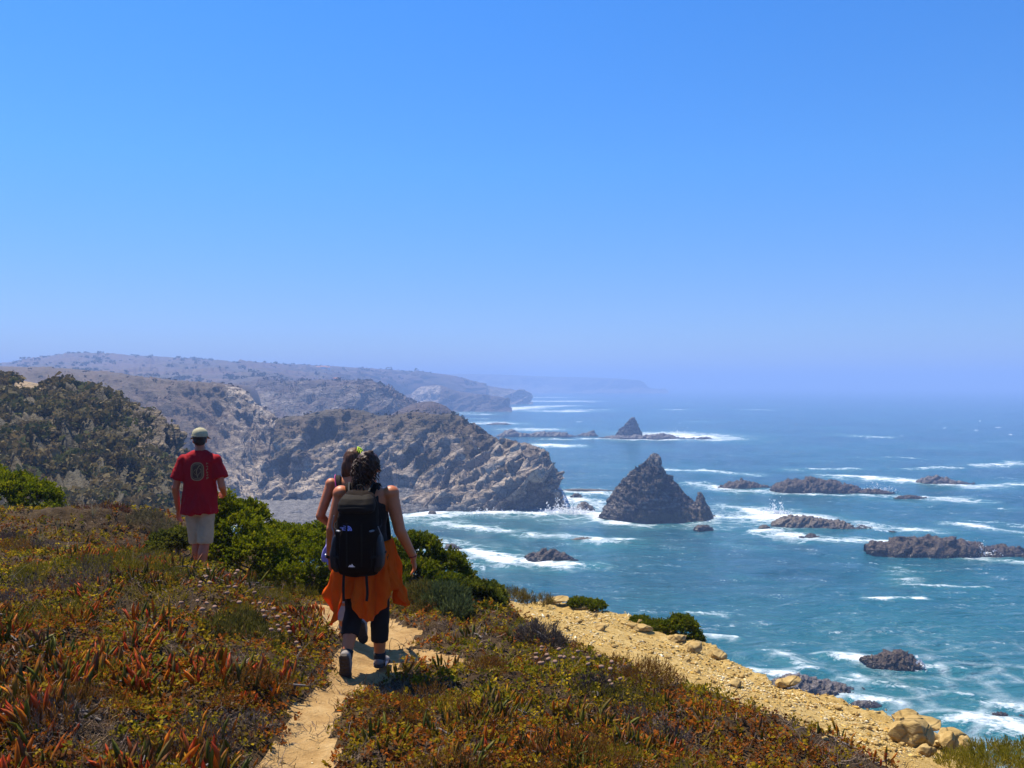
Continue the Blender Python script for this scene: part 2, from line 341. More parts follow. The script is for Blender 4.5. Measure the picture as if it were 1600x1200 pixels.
def blocks(P, nrm, size, seed, tilt=1.0):
    """broken bedrock: irregular blocks flattened along the bedding, each with its own step and tilted face; returns offset and a per-block tone"""
    n = np.array(nrm, float); n /= np.linalg.norm(n); a = np.cross(n, (0, 0, 1.)); a /= np.linalg.norm(a); b_ = np.cross(n, a)
    Q = np.stack([P @ a / size[0], P @ b_ / size[1], P @ n / size[2]], 1) + .22 * np.stack([fbm(P / (size[0] * 1.3), 2, seed + j) for j in range(3)], 1)
    i0 = np.floor(Q).astype(np.int64); best = np.full(len(Q), 1e9); off = np.zeros(len(Q)); tone = np.zeros(len(Q))
    for dx in (-1, 0, 1):
        for dy in (-1, 0, 1):
            for dz in (-1, 0, 1):
                c = i0 + (dx, dy, dz); h = [_hash(c[:, 0], c[:, 1], c[:, 2], seed + 31 * j) for j in range(5)]
                d = Q - (c + .15 + .7 * np.stack([h[0], h[1], h[2]], 1) / 63.); r2 = (d * d).sum(1); m_ = r2 < best; best = np.where(m_, r2, best)
                g = _G[h[3]]; off = np.where(m_, (h[4] / 63. - .5) + tilt * (d * g).sum(1) * .8, off); tone = np.where(m_, h[4] / 63., tone)
    return off, tone
def P_(u, v, d): return px(u, v, d)
def under(row, dd, z): return [np.array([p[0] * (1 + dd / p[1]), p[1] + dd, z]) for p in row]

M_head = rock_mat('headland_rock', (.055, .040, .027), (.205, .155, .108), (.42, .335, .24), (.050, .036, .014), (.085, .054, .026), 1.0, .55)
M_spur = rock_mat('inland_cliff_rock', (.055, .040, .028), (.185, .140, .100), (.42, .34, .255), (.065, .043, .024), (.092, .056, .034), 1.0, .5)
M_dark = rock_mat('scrubby_slope_rock', (.04, .030, .020), (.085, .064, .042), (.34, .235, .12), (.042, .034, .012), (.074, .055, .022), 3.0, .25)
M_far = rock_mat('far_headland_rock', (.07, .055, .048), (.13, .105, .085), (.40, .33, .27), (.060, .038, .030), (.080, .048, .036), .35, 2.0)
M_hill = rock_mat('heath_hill', (.07, .05, .04), (.10, .075, .055), (.18, .14, .10), (.050, .036, .026), (.088, .048, .038), .12, 1.5)

# main headland running out to sea
rid = [(432, 655, 365), (480, 649, 370), (540, 641, 372), (600, 648, 368), (655, 645, 362), (705, 646, 355), (745, 668, 345), (790, 687, 335), (828, 694, 328), (858, 708, 322), (873, 742, 318)]
up = [(425, 700, 350), (475, 690, 348), (535, 690, 350), (600, 690, 345), (655, 685, 340), (700, 690, 338), (745, 705, 330), (790, 717, 322), (830, 725, 316), (860, 735, 313), (879, 765, 312)]
lo = [(412, 740, 338), (465, 735, 335), (530, 740, 336), (600, 745, 330), (655, 740, 326), (700, 745, 322), (745, 755, 314), (790, 762, 309), (826, 752, 308), (858, 756, 309), (883, 785, 310)]
ba = [(395, 775, 330), (455, 772, 322), (530, 776, 318), (600, 778, 314), (655, 785, 309), (700, 788, 307), (745, 793, 304), (790, 795, 305), (828, 796, 310), (858, 797, 311), (888, 800, 309)]
rid, up, lo, ba = [[P_(*q) for q in r] for r in (rid, up, lo, ba)]
NS = (-.62, .35, .70)
def d_head(P, s, t, n):
    fade = sstep(.0, 1, t)
    D = 2.0 * slabs(P, NS, 7.5, 3) + 3.0 * blocks(P, NS, (17, 11, 5.5), 3)[0] + 1.3 * blocks(P, NS, (6, 4.5, 2.2), 7)[0] - 1.0
    g = ridged(P / 34., 4, 2) * 2.6 - 2.2
    left = 1 - sstep(4.5, 7, s)
    D = D * (1 - .25 * left) * (1 - .6 * left * (1 - sstep(1.5, 2.3, t))) + left * (g * 1.3) + .22 * fbm(P / 2.5, 3, 17)
    U = 800 + P[:, 0] / P[:, 1] * FPX + 14 * fbm(P / 9., 3, 41); V = 600 + (CAMZ - P[:, 2]) / P[:, 1] * FPX + 14 * fbm(P / 9., 3, 42)
    bite = 0
    for u_, v_, a_, b_, dep in ((606, 762, 38, 26, 6.5), (566, 752, 26, 18, 4), (500, 690, 34, 40, 4.5), (452, 745, 14, 34, 4), (853, 775, 30, 32, 8), (812, 790, 26, 12, 4), (868, 735, 14, 18, 3.5), (742, 728, 34, 7, 4), (700, 742, 30, 6, 3)):
        ca_, sa_ = (math.cos(.65), math.sin(.65)) if b_ < 10 else (1, 0); du, dv = U - u_, V - v_; q = np.hypot((du * ca_ - dv * sa_) / a_, (du * sa_ + dv * ca_) / b_); bite = bite + dep * (1 - sstep(.7, 1.1, q))
    return D * fade * (1 - .65 * (1 - sstep(1.0, 1.35, t))) - bite * sstep(1.15, 1.5, t)
def v_head(P, s, t, n):
    top = 1 - sstep(1.2, 2.0, t + .35 * fbm(P / 14., 3, 4)); left = 1 - sstep(5.0, 7.5, s + fbm(P / 20., 2, 8))
    patch = sstep(.25, .5, fbm(P / 13., 3, 6)) * .5 * (1 - sstep(3, 3.8, t))
    return np.clip(.12 + .62 * top * (.35 + .65 * left) + .30 * left * (1 - sstep(2.6, 3.4, t)) + patch * .7 + .15 * (n[:, 2] - .5), 0, 1)
def slab_f(P):
    q = P @ (np.array(NS) / np.linalg.norm(NS)) / 7.5 + .35 * fbm(P / 37.5, 3, 3); return q - np.floor(q)
def p_head(P, s, t, n):
    return sstep(.1, .6, fbm(P / 9., 3, 44)) * sstep(2.2, 3.2, t) * (1 - sstep(2.6, 4, s)) * .9 + .25 * sstep(.2, .5, fbm(P / 4., 2, 45)) + .6 * (blocks(P, NS, (17, 11, 5.5), 3)[1] - .45) + .75 * sstep(4.6, 6.4, s + .7 * fbm(P / 12., 3, 46)) * sstep(1.0, 1.5, t) * sstep(.35, .8, slab_f(P)) * (1 - sstep(2.9, 3.4, t))
HEAD = loft('headland', [under(rid, 95, -6), under(rid, 45, 12)[:5] + under(rid, 30, 8)[5:], rid, up, lo, ba, under(ba, -3, -4), under(ba, -10, -8)], 410, 205, M_head,
            lambda P, s, t, n: d_head(P, s, t - 1, n) * sstep(1.0, 1.8, t), lambda P, s, t, n: v_head(P, s, t - 1, n), lambda P, s, t, n: p_head(P, s, t - 1, n))

# inland cliff and plateau left of the headland
r0 = [(-160, 575, 620), (-60, 573, 600), (60, 574, 560), (150, 580, 520), (230, 590, 470), (290, 596, 440), (345, 600, 420), (385, 611, 410), (402, 632, 400), (428, 648, 390), (437, 662, 380)]
r1 = [(-160, 600, 500), (-60, 602, 490), (60, 610, 460), (150, 617, 440), (230, 625, 420), (290, 628, 408), (340, 632, 398), (381, 645, 388), (398, 665, 383), (420, 675, 378), (431, 690, 372)]
r2 = [(-160, 670, 430), (-60, 672, 420), (60, 675, 410), (150, 680, 400), (230, 690, 385), (290, 700, 372), (335, 705, 365), (372, 705, 362), (390, 715, 360), (408, 715, 358), (424, 722, 352)]
r3 = [(-160, 780, 345), (-60, 780, 345), (60, 780, 345), (150, 780, 345), (230, 780, 345), (290, 780, 340), (335, 781, 338), (368, 782, 336), (388, 783, 333), (404, 784, 331), (416, 784, 330)]
r0, r1, r2, r3 = [[P_(*q) for q in r] for r in (r0, r1, r2, r3)]
pl = [np.array([p[0] * 2.2, p[1] + 620, p[2] - 2]) for p in r0[:7]] + [np.array([p[0] * 1.12, p[1] + 70, 2.]) for p in r0[7:]]
SPUR = loft('inland_cliff', [pl, r0, r1, r2, r3, under(r3, -20, -6)], 300, 160, M_spur,
            lambda P, s, t, n: (1.6 * slabs(P, (.55, .4, .7), 8, 23) + 3.2 * blocks(P, (.75, .35, .45), (18, 12, 6), 23)[0] * (.25 + .75 * sstep(3, 5.5, s)) + 1.4 * blocks(P, (.75, .35, .45), (7, 5, 2.6), 25)[0] * (.3 + .7 * sstep(3, 5.5, s)) + ridged(P / 34., 4, 25) * 1.8 - 2.4 + .3 * fbm(P / 4., 3, 27) + 1.1 * slabs(P, (.9, .2, .3), 3.5, 29) * sstep(6.3, 7.2, s)) * sstep(.75, 1.25, t) * (.35 + .65 * sstep(1.0, 1.5, t)),
            lambda P, s, t, n: np.clip(.95 - .50 * sstep(4.9, 6.8, s + .5 * fbm(P / 25., 3, 3)) - .15 * sstep(2.6, 3.5, t) + .25 * (1 - sstep(.9, 1.05, t)), 0, 1),
            lambda P, s, t, n: np.clip(.95 * sstep(1.0, 1.12, t) * sstep(-.35, .2, fbm(P @ np.diag([1, 1, .25]) / 7., 3, 36)) * (1 - sstep(1.35, 2.0, t + .3 * fbm(P / 12., 3, 35))) * sstep(3.2, 5, s) + .45 * sstep(2.6, 3.4, t) * sstep(6.5, 7.5, s), 0, 1))

# dark scrub slope on the left, above the ravine
q0 = [(-560, 556, 165), (-80, 570, 135), (0, 582, 125), (60, 593, 122), (110, 599, 120), (150, 606, 120), (185, 618, 121), (212, 633, 122), (240, 650, 123), (258, 665, 124), (272, 690, 124), (281, 715, 124)]
q1 = [(-560, 640, 125), (-80, 642, 108), (0, 645, 105), (60, 650, 104), (110, 655, 104), (150, 665, 105), (185, 678, 107), (210, 690, 109), (233, 705, 111), (252, 718, 113), (266, 735, 115), (279, 752, 117)]
q2 = [(-560, 720, 95), (-80, 722, 88), (0, 725, 88), (60, 730, 88), (110, 735, 89), (150, 742, 90), (185, 752, 92), (210, 760, 95), (233, 768, 98), (252, 775, 102), (268, 782, 106), (284, 790, 110)]
q3 = [(-560, 850, 64), (-80, 860, 62), (0, 860, 62), (60, 862, 62), (110, 865, 63), (150, 870, 65), (185, 875, 68), (210, 880, 72), (233, 880, 78), (252, 880, 84), (268, 880, 90), (288, 870, 98)]
q0 = [(u, v + 6, d) for u, v, d in q0]; q0, q1, q2, q3 = [[P_(*q) for q in r] for r in (q0, q1, q2, q3)]
qb = [np.array([p[0] * 1.5, p[1] + 75, p[2] - 3]) for p in q0[:4]] + [np.array([p[0] + 2, p[1] + 38, p[2] - 22]) for p in q0[4:7]] + [np.array([p[0] - 3, p[1] + 22, 4.]) for p in q0[7:]]
def d_dark(P, s, t, n):
    gul = ridged(np.c_[s * 1.15 - t * .95, t * .45, np.zeros(len(s))], 3, 61)
    return ((gul - .9) * 2.3 + 1.6 * blocks(P, (.6, .4, .7), (5, 3.5, 1.8), 67)[0] * sstep(5, 7, s) + ridged(P / 6., 3, 63) * .45 + .45 * slabs(P, (.6, .4, .7), 2.2, 65) * sstep(5, 7, s) * 1.4) * (1 - sstep(9.8, 10.9, s)) * sstep(.85, 1.3, t) * (.3 + .7 * sstep(1.0, 1.5, t))
def ochre(P):
    U = 800 + P[:, 0] / P[:, 1] * FPX; V = 600 + (CAMZ - P[:, 2]) / P[:, 1] * FPX; w_ = .5 * fbm(P / 3., 3, 47)
    q = np.minimum(np.hypot((U - 45) / 42, (V - 601) / 9), np.hypot((U - 85) / 14, (V - 628 - (U - 85) * .9) / 12)) + w_
    return (1 - sstep(.7, 1.1, q)) * (P[:, 1] < 140)
def dark_veg(P, s, t):
    return np.clip(1.0 - .60 * sstep(5.4, 7.0, s + .6 * fbm(P / 8., 3, 5)) * (1 - sstep(2.2, 3.2, t)) - 1.0 * ochre(P), 0, 1)
DARK = loft('scrubby_slope', [qb, q0, q1, q2, q3, under(q3, -22, 14)], 270, 190, M_dark, d_dark,
            lambda P, s, t, n: dark_veg(P, s, t),
            lambda P, s, t, n: np.clip(.7 * sstep(.0, .5, fbm(P / 5., 3, 37)) * sstep(6, 8, s) + ochre(P), 0, 1))
# far coast
def far(name, rows, nu, nv, mat, a, L, seed, vegb, vegs, tops=1.0, palef=None):
    rows = [[P_(u, v, d * (.8 if name == 'faint_headland' else 1)) for u, v, d in r] for r in rows]; d0 = rows[0][0][1]
    back = [np.array([p[0] * 1.25, p[1] * 1.25, max(p[2] * .5, 2.)]) for p in rows[0]]
    return loft(name, [back] + rows + [under(rows[-1], -.02 * d0, -8)], nu, nv, mat,
                lambda P, s, t, n: (ridged(P / L, 4, seed) * a * .6 - a + a * .7 * slabs(P, NS, L * .3, seed + 1) + a * 1.2 * blocks(P, NS, (L * .8, L * .5, L * .25), seed + 2)[0]) * sstep(.9, 1.3, t) * (.25 + .75 * sstep(1.02, 1.5, t)),
                lambda P, s, t, n: np.clip(vegb - vegs * sstep(tops, tops + .7, t + .3 * fbm(P / L, 2, seed + 3)) - (palef(P, s, t) if palef else 0), 0, 1), (lambda P, s, t, n: palef(P, s, t)) if palef else None)
far('far_knoll', [[(600, 655, 565), (625, 640, 560), (650, 630, 560), (672, 627, 560), (695, 634, 560), (716, 652, 560)],
                  [(600, 690, 520), (625, 690, 515), (650, 690, 510), (672, 690, 510), (695, 690, 515), (718, 690, 520)]], 120, 60, M_far, 2.0, 18, 71, .8, .2)
SECOND = far('second_headland', [[(330, 600, 900), (380, 597, 860), (430, 595, 830), (480, 594, 810), (530, 594, 800), (575, 595, 790), (602, 604, 780), (625, 616, 770), (650, 629, 760), (690, 640, 750), (712, 655, 740)],
                        [(330, 630, 780), (380, 626, 760), (430, 624, 740), (480, 622, 730), (530, 622, 720), (575, 621, 715), (602, 628, 710), (625, 637, 705), (650, 645, 700), (692, 652, 695), (714, 662, 690)],
                        [(330, 695, 645), (380, 693, 650), (430, 692, 655), (480, 691, 660), (530, 690, 665), (575, 690, 668), (602, 690, 670), (625, 690, 672), (650, 690, 674), (692, 690, 676), (716, 690, 678)]], 260, 110, M_far, 6, 45, 73, .85, .35)
far('third_headland', [[(600, 620, 1600), (640, 616, 1560), (660, 604, 1530), (680, 601, 1500), (692, 603, 1490), (715, 611, 1480), (750, 616, 1470), (780, 620, 1450), (794, 624, 1440), (796, 634, 1440)],
                       [(600, 645, 1480), (636, 640, 1450), (650, 632, 1440), (668, 630, 1440), (688, 626, 1440), (714, 628, 1430), (750, 630, 1430), (780, 631, 1425), (795, 633, 1425), (798, 637, 1425)],
                       [(600, 652, 1400), (636, 648, 1400), (650, 645, 1400), (668, 644, 1400), (688, 643, 1405), (714, 643, 1410), (750, 643, 1410), (780, 642, 1415), (796, 642, 1415), (800, 642, 1415)]], 160, 70, M_far, 7, 60, 75, .85, .2, palef=lambda P, s, t: .62 * sstep(.9, 1.6, s) * (1 - sstep(3.7, 4.1, s)) * sstep(1.02, 1.25, t))
far('fourth_headland', [[(560, 577, 2300), (640, 580, 2200), (690, 584, 2150), (740, 597, 2100), (775, 605, 2050), (803, 609, 2000), (822, 613, 1980), (829, 623, 1970)],
                        [(560, 618, 2050), (640, 618, 2030), (690, 617, 2010), (740, 618, 1990), (775, 620, 1980), (803, 622, 1960), (822, 624, 1950), (831, 627, 1950)],
                        [(560, 632, 1920), (640, 632, 1920), (690, 632, 1920), (740, 632, 1920), (775, 632, 1920), (803, 632, 1920), (823, 632, 1920), (833, 632, 1920)]], 130, 60, M_far, 9, 90, 77, .65, .6)
far('faint_headland', [[(560, 582, 5900), (640, 583, 5800), (700, 584, 5700), (770, 585, 5600), (850, 588, 5550), (930, 590, 5500), (985, 593, 5450), (1002, 595, 5430), (1012, 605, 5420), (1040, 609.5, 5400)],
                       [(560, 605, 5500), (640, 605, 5480), (700, 605, 5460), (770, 605, 5450), (850, 605, 5440), (930, 606, 5430), (985, 607, 5420), (1003, 607.5, 5410), (1014, 608.5, 5400), (1042, 610.5, 5390)],
                       [(560, 611.4, 5300), (640, 611.4, 5300), (700, 611.4, 5300), (770, 611.4, 5300), (850, 611.4, 5300), (930, 611.4, 5300), (985, 611.4, 5310), (1003, 611.4, 5320), (1015, 611.4, 5330), (1044, 611.4, 5340)]], 160, 50, M_far, 14, 200, 79, .6, .5)
HILL = far('heath_hills', [[(-260, 578, 1900), (-120, 576, 1850), (0, 569, 1800), (60, 560, 1750), (130, 553, 1700), (200, 556, 1700), (300, 561, 1700), (400, 568, 1720), (500, 572, 1800), (600, 577, 1950), (690, 585, 2050), (760, 600, 2100)],
                    [(-260, 588, 1350), (-120, 586, 1330), (0, 581, 1300), (60, 576, 1280), (130, 573, 1250), (200, 574, 1250), (300, 577, 1250), (400, 581, 1250), (500, 584, 1400), (600, 589, 1700), (690, 594, 1900), (760, 606, 2000)],
                    [(-260, 600, 1000), (-120, 600, 990), (0, 598, 980), (60, 597, 970), (130, 596, 960), (200, 597, 960), (300, 599, 960), (400, 600, 960), (500, 602, 1150), (600, 606, 1620), (690, 606, 1850), (760, 612, 1950)]], 300, 130, M_hill, 5, 120, 81, 1.0, .0)
# ------------------------------------------------------------------ beach at the headland's foot
M_beach = rock_mat('rubble_beach_rock', (.07, .062, .056), (.15, .135, .12), (.30, .275, .25), (.05, .04, .03), (.07, .055, .04), 4.0, .35)
b0 = [P_(u, v, d) for u, v, d in [(360, 778, 345), (420, 778, 335), (500, 777, 326), (560, 778, 322), (610, 779, 318), (650, 784, 313), (690, 788, 310), (740, 793, 306)]]
b1 = [np.array([p[0] * .97, p[1] - (30, 29, 27, 22, 14, 4, 4, 4)[k], 1.6]) for k, p in enumerate(b0)]
b2 = [np.array([p[0] * .96, d, -.4]) for p, d in zip(b0, (266, 268, 272, 281, 291, 303, 304, 303))]
loft('beach', [under(b0, 6, 6), b0, b1, b2, under(b2, -8, -4)], 200, 50, M_beach,
     lambda P, s, t, n: .6 * ridged(P / 2.5, 3, 91) + .5 * ridged(P / 7., 2, 93) - .5, lambda P, s, t, n: np.zeros(len(P)), None)

# ------------------------------------------------------------------ sea rocks
def ico(sub):
    bm = bmesh.new(); bmesh.ops.create_icosphere(bm, subdivisions=sub, radius=1); bm.verts.ensure_lookup_table()
    V = np.array([v.co[:] for v in bm.verts]); F = np.array([[v.index for v in f.verts] for f in bm.faces]); bm.free(); return V, F
def hewn(sub, seed, cuts=14, keep=.72, rough=.05):
    """a broken stone: a ball cut flat by random planes, then roughened"""
    V, F = ico(sub); r = np.random.default_rng(seed)
    for _ in range(cuts):
        n = r.normal(size=3); n /= np.linalg.norm(n); h = r.uniform(keep - .12, keep + .15); d = V @ n - h
        V = V - np.where(d > 0, d, 0)[:, None] * n
    V = V * (1 + rough * fbm(V * 2.2, 3, seed))[:, None]
    return V, F
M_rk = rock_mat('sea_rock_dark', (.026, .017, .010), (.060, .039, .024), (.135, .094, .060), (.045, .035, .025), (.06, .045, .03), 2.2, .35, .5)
M_rk2 = rock_mat('sea_rock_tan', (.06, .045, .032), (.13, .10, .07), (.22, .175, .125), (.08, .06, .04), (.1, .08, .05), 2.2, .3, .6)
M_rk3 = rock_mat('sea_rock_grey', (.05, .040, .034), (.11, .088, .074), (.25, .21, .18), (.08, .06, .04), (.1, .08, .05), 3.0, .25, .4)
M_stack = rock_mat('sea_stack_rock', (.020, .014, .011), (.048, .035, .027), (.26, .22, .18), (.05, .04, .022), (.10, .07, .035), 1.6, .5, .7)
def sea_rock(label, prof, vb, depth=.5, power=1.6, mat=None, seed=1, craggy=1.0, pale_top=0.0, nx=None, name='sea_rock', skew=0.0, group=None, nstr=(-.72, .3, .6)):
    prof = np.array(prof, float); dn = CAMZ * FPX / (vb - 600)
    u0, u1 = prof[0, 0], prof[-1, 0]; wid = (u1 - u0) / FPX * dn; dep = wid * depth; yc = dn + dep * .5
    nx = nx or int(np.clip((u1 - u0) * .8, 22, 150)); ny = int(np.clip(nx * .6, 16, 90))
    s = np.linspace(0, 1, nx); t_ = np.linspace(-1, 1, ny); Sg, Tg = np.meshgrid(s, t_, indexing='ij')
    pu = u0 + (u1 - u0) * s; top = np.interp(pu, prof[:, 0], prof[:, 1])
    hz = np.maximum(CAMZ + (600 - top) / FPX * yc, .15) * (1.0 if name == 'sea_stack' or mat is M_stack else .78)
    foot = np.sqrt(np.clip(1 - (2 * Sg - 1) ** 4, 0.02, 1))
    X = ((u0 + u1) / 2 - 800) / FPX * yc + (Sg - .5) * (u1 - u0) / FPX * yc; Y = yc + Tg * foot * dep * .5
    sh = 1 - np.abs(Tg + skew * (1 - Tg ** 2)) ** power
    sc = wid / 14.
    Z = hz[:, None] * sh - (1 - sh) ** 6 * 2.0 * max(sc, .3)
    P = np.stack([X, Y, Z], -1).reshape(-1, 3); nr = normals(P.reshape(nx, ny, 3)).reshape(-1, 3)
    if nr[:, 2].mean() < 0: nr = -nr
    hmax = hz.max(); k = max(min(hmax, wid * .3), .4) * craggy
    sd = seed * 13.7
    ed = np.clip(sh.ravel() * 2, 0.15, 1)
    bo_, tone = blocks(P + sd, nstr, (k * .95, k * .6, k * .34), seed + 2); b2_, _t = blocks(P + sd, nstr, (k * .36, k * .26, k * .14), seed + 4)
    D = (k * .07 * (ridged(P / (k * 1.3) + sd, 4, seed) - .9) + k * .26 * bo_ + k * (.10 if mat is M_stack else .06) * b2_ - k * .05 + k * .03 * fbm(P / (k * .15) + sd, 2, seed + 3))
    P = P + nr * (D * ed)[:, None] * np.array([1, 1, .8])
    P[:, 2] += k * .05 * (ridged(P / (k * .9) + sd + 9, 3, seed + 8) - .8) * ed
    pale = np.clip(pale_top * sstep(.72, 1.0, P[:, 2] / hmax + .15 * fbm(P / (k * .5), 2, seed)) + .35 * np.maximum(tone - .6, 0), 0, 1)
    veg = np.zeros(len(P)) + .1
    c = np.array([P[:, 0].mean(), P[:, 1].mean(), 0])
    F = gridF(nx, ny)
    if name == 'sea_stack': veg = np.clip(.1 + .9 * (1 - sstep(.06, .20, P[:, 2] / hmax + .1 * fbm(P / 3., 2, 4))) * sstep(.2, .4, Sg.ravel()), 0, 1)
    o = mk(name, P - c, F, mat or M_rk, smooth=False, attrs={'veg': veg, 'pale': pale, 'wet': 1 - sstep(.25, 1.0, P[:, 2] / (.9 + .12 * hmax) + .5 * fbm(P / 2.5, 2, seed))}); o.location = c
    return tag(o, label, 'rock', group)
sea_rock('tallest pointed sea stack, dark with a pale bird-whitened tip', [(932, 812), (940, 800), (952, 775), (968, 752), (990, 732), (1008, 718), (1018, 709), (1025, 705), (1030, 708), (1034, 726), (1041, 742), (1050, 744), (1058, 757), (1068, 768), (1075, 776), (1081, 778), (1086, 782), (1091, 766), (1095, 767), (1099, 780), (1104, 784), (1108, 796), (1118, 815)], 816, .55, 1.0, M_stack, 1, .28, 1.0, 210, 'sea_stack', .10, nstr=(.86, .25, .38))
sea_rock('small black rock awash at the right foot of the tallest stack', [(1083, 826), (1090, 819), (1100, 817), (1108, 820), (1115, 826)], 828, .6, 1.6, None, 2)
sea_rock('distant slanting fin-shaped rock standing on a low reef', [(960, 681), (966, 672), (976, 663), (987, 652), (992, 651), (996, 660), (1000, 670), (1005, 680)], 683, .5, 1.1, M_stack, 3, .5, .6, 70, nstr=(.8, .1, -.55))
sea_rock('long low reef in white water under the distant fin rock', [(935, 683), (955, 679), (985, 679), (1015, 678), (1030, 675), (1048, 678), (1062, 684), (1085, 685), (1105, 683), (1120, 686)], 687, .22, 1.6, M_rk3, 4, 1.2, 0, 150)
sea_rock('small dark tooth of rock left of the distant fin rock', [(898, 681), (908, 677), (918, 675), (924, 670), (929, 671), (934, 681)], 682, .5, 1.4, M_rk3, 5)
sea_rock('distant flat reef just right of the headland crest', [(776, 680), (785, 674), (797, 667), (803, 668), (812, 675), (822, 676), (832, 681)], 683, .5, 1.6, M_rk3, 6)
sea_rock('distant low reef between the headland tip and the toothed rock', [(826, 677), (838, 673), (850, 671), (862, 674), (880, 673), (893, 679), (900, 682)], 683, .4, 1.7, M_rk3, 7)
sea_rock('thin dark skerry offshore of the far dark headland', [(760, 663), (775, 659), (790, 660), (800, 663)], 664, .3, 1.6, M_rk3, 8)
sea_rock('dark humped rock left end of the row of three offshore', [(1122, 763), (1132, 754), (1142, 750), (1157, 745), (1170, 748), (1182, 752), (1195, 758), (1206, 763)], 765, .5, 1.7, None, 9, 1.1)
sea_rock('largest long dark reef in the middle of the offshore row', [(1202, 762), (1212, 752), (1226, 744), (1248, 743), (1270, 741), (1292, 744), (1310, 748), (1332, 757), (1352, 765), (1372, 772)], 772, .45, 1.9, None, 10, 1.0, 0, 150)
sea_rock('low brown slab awash right of the largest dark reef', [(1396, 778), (1408, 773), (1420, 771), (1434, 774), (1454, 778)], 781, .4, 1.6, None, 11)
sea_rock('ragged ledge trailing off the largest dark reef', [(1340, 768), (1352, 762), (1370, 762), (1388, 766), (1402, 771)], 773, .4, 1.6, None, 12)
sea_rock('farthest offshore rock in a broad white band of surf', [(1428, 753), (1440, 744), (1452, 740), (1463, 739), (1480, 745), (1500, 751), (1524, 756)], 758, .4, 1.7, M_rk3, 13)
sea_rock('smooth tan rock with a flat top in foaming water', [(1204, 824), (1212, 812), (1224, 804), (1238, 800), (1254, 802), (1268, 804), (1284, 806), (1298, 811), (1312, 810), (1330, 819), (1346, 826), (1362, 829)], 829, .42, 2.4, M_rk2, 14, .8, 0, 150)
sea_rock('small round rock at the left end of the tan rock', [(1183, 826), (1190, 819), (1198, 818), (1206, 826)], 828, .7, 1.8, M_rk2, 15)
sea_rock('small twin-topped black rock in front of the tan rock', [(1246, 841), (1252, 836), (1257, 839), (1263, 831), (1270, 831), (1278, 837), (1286, 842)], 844, .6, 1.5, None, 16)
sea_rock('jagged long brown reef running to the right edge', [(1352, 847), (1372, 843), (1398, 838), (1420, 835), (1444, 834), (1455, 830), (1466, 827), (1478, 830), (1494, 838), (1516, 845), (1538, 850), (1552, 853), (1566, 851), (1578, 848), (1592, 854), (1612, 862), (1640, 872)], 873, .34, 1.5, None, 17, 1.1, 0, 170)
sea_rock('small stone in foam left of the jagged brown reef', [(1386, 830), (1391, 828), (1398, 829), (1402, 832)], 833, .6, 1.6, None, 18)
sea_rock('dark loaf-shaped rock ringed by foam in mid bay', [(822, 868), (834, 860), (846, 855), (860, 851), (872, 855), (884, 863), (896, 871), (904, 879)], 880, .6, 1.5, None, 19, .9, .15, 120)
sea_rock('small upright rock left of the loaf-shaped rock', [(693, 856), (697, 848), (706, 846), (712, 851), (722, 857)], 859, .6, 1.6, M_rk2, 20)
sea_rock('flat wet rock awash beside the shrub-covered slope', [(702, 868), (712, 863), (722, 865), (737, 870)], 872, .5, 1.7, None, 21)
sea_rock('low brown rock strip inside a foam patch off the stack', [(886, 845), (900, 839), (912, 837), (924, 839), (938, 846)], 848, .45, 1.6, M_rk2, 22)
sea_rock('brown cone-shaped rock in the gap beside the headland', [(896, 796), (904, 785), (912, 779), (920, 784), (929, 796)], 798, .7, 1.3, M_rk2, 23)
sea_rock('little dark rock in surf behind the brown cone rock', [(890, 776), (896, 769), (904, 769), (911, 776)], 778, .6, 1.6, None, 24)
sea_rock('long flat reef bar between headland tip and stack', [(872, 766), (890, 763), (915, 763), (940, 764), (968, 767)], 768, .16, 2.2, M_rk2, 25, .7)
sea_rock('small square rock in surf at the rubble beach', [(668, 804), (671, 797), (680, 797), (683, 804)], 806, .8, 2.2, M_rk2, 26)
sea_rock('domed dark brown rock with a white wave breaking on it', [(1346, 1027), (1354, 1020), (1366, 1020), (1378, 1014), (1394, 1010), (1408, 1009), (1418, 1014), (1428, 1026), (1436, 1038), (1444, 1050)], 1053, .7, 1.9, None, 27, .8, 0, 140)
sea_rock('flat wet rock just right of the domed brown rock', [(1446, 1047), (1458, 1043), (1470, 1043), (1486, 1049)], 1053, .6, 1.8, None, 28)
sea_rock('grey sloping rock with wet glints below the gravel edge', [(1200, 1068), (1218, 1052), (1236, 1046), (1252, 1048), (1272, 1054), (1296, 1060), (1316, 1067), (1336, 1078), (1356, 1092)], 1096, .55, 1.6, M_rk3, 29, .7, .2, 140)
sea_rock('low rock awash below the end of the grey sloping rock', [(1330, 1098), (1345, 1092), (1365, 1094), (1385, 1101), (1400, 1107)], 1110, .5, 1.7, M_rk3, 30)
sea_rock('small brown rock at the right edge in heavy foam', [(1544, 1124), (1552, 1112), (1564, 1109), (1576, 1113), (1586, 1126)], 1129, .7, 1.9, None, 31)
sea_rock('half-seen rock beyond the right edge foam', [(1582, 1126), (1594, 1116), (1612, 1115), (1630, 1126)], 1130, .7, 1.9, None, 32)

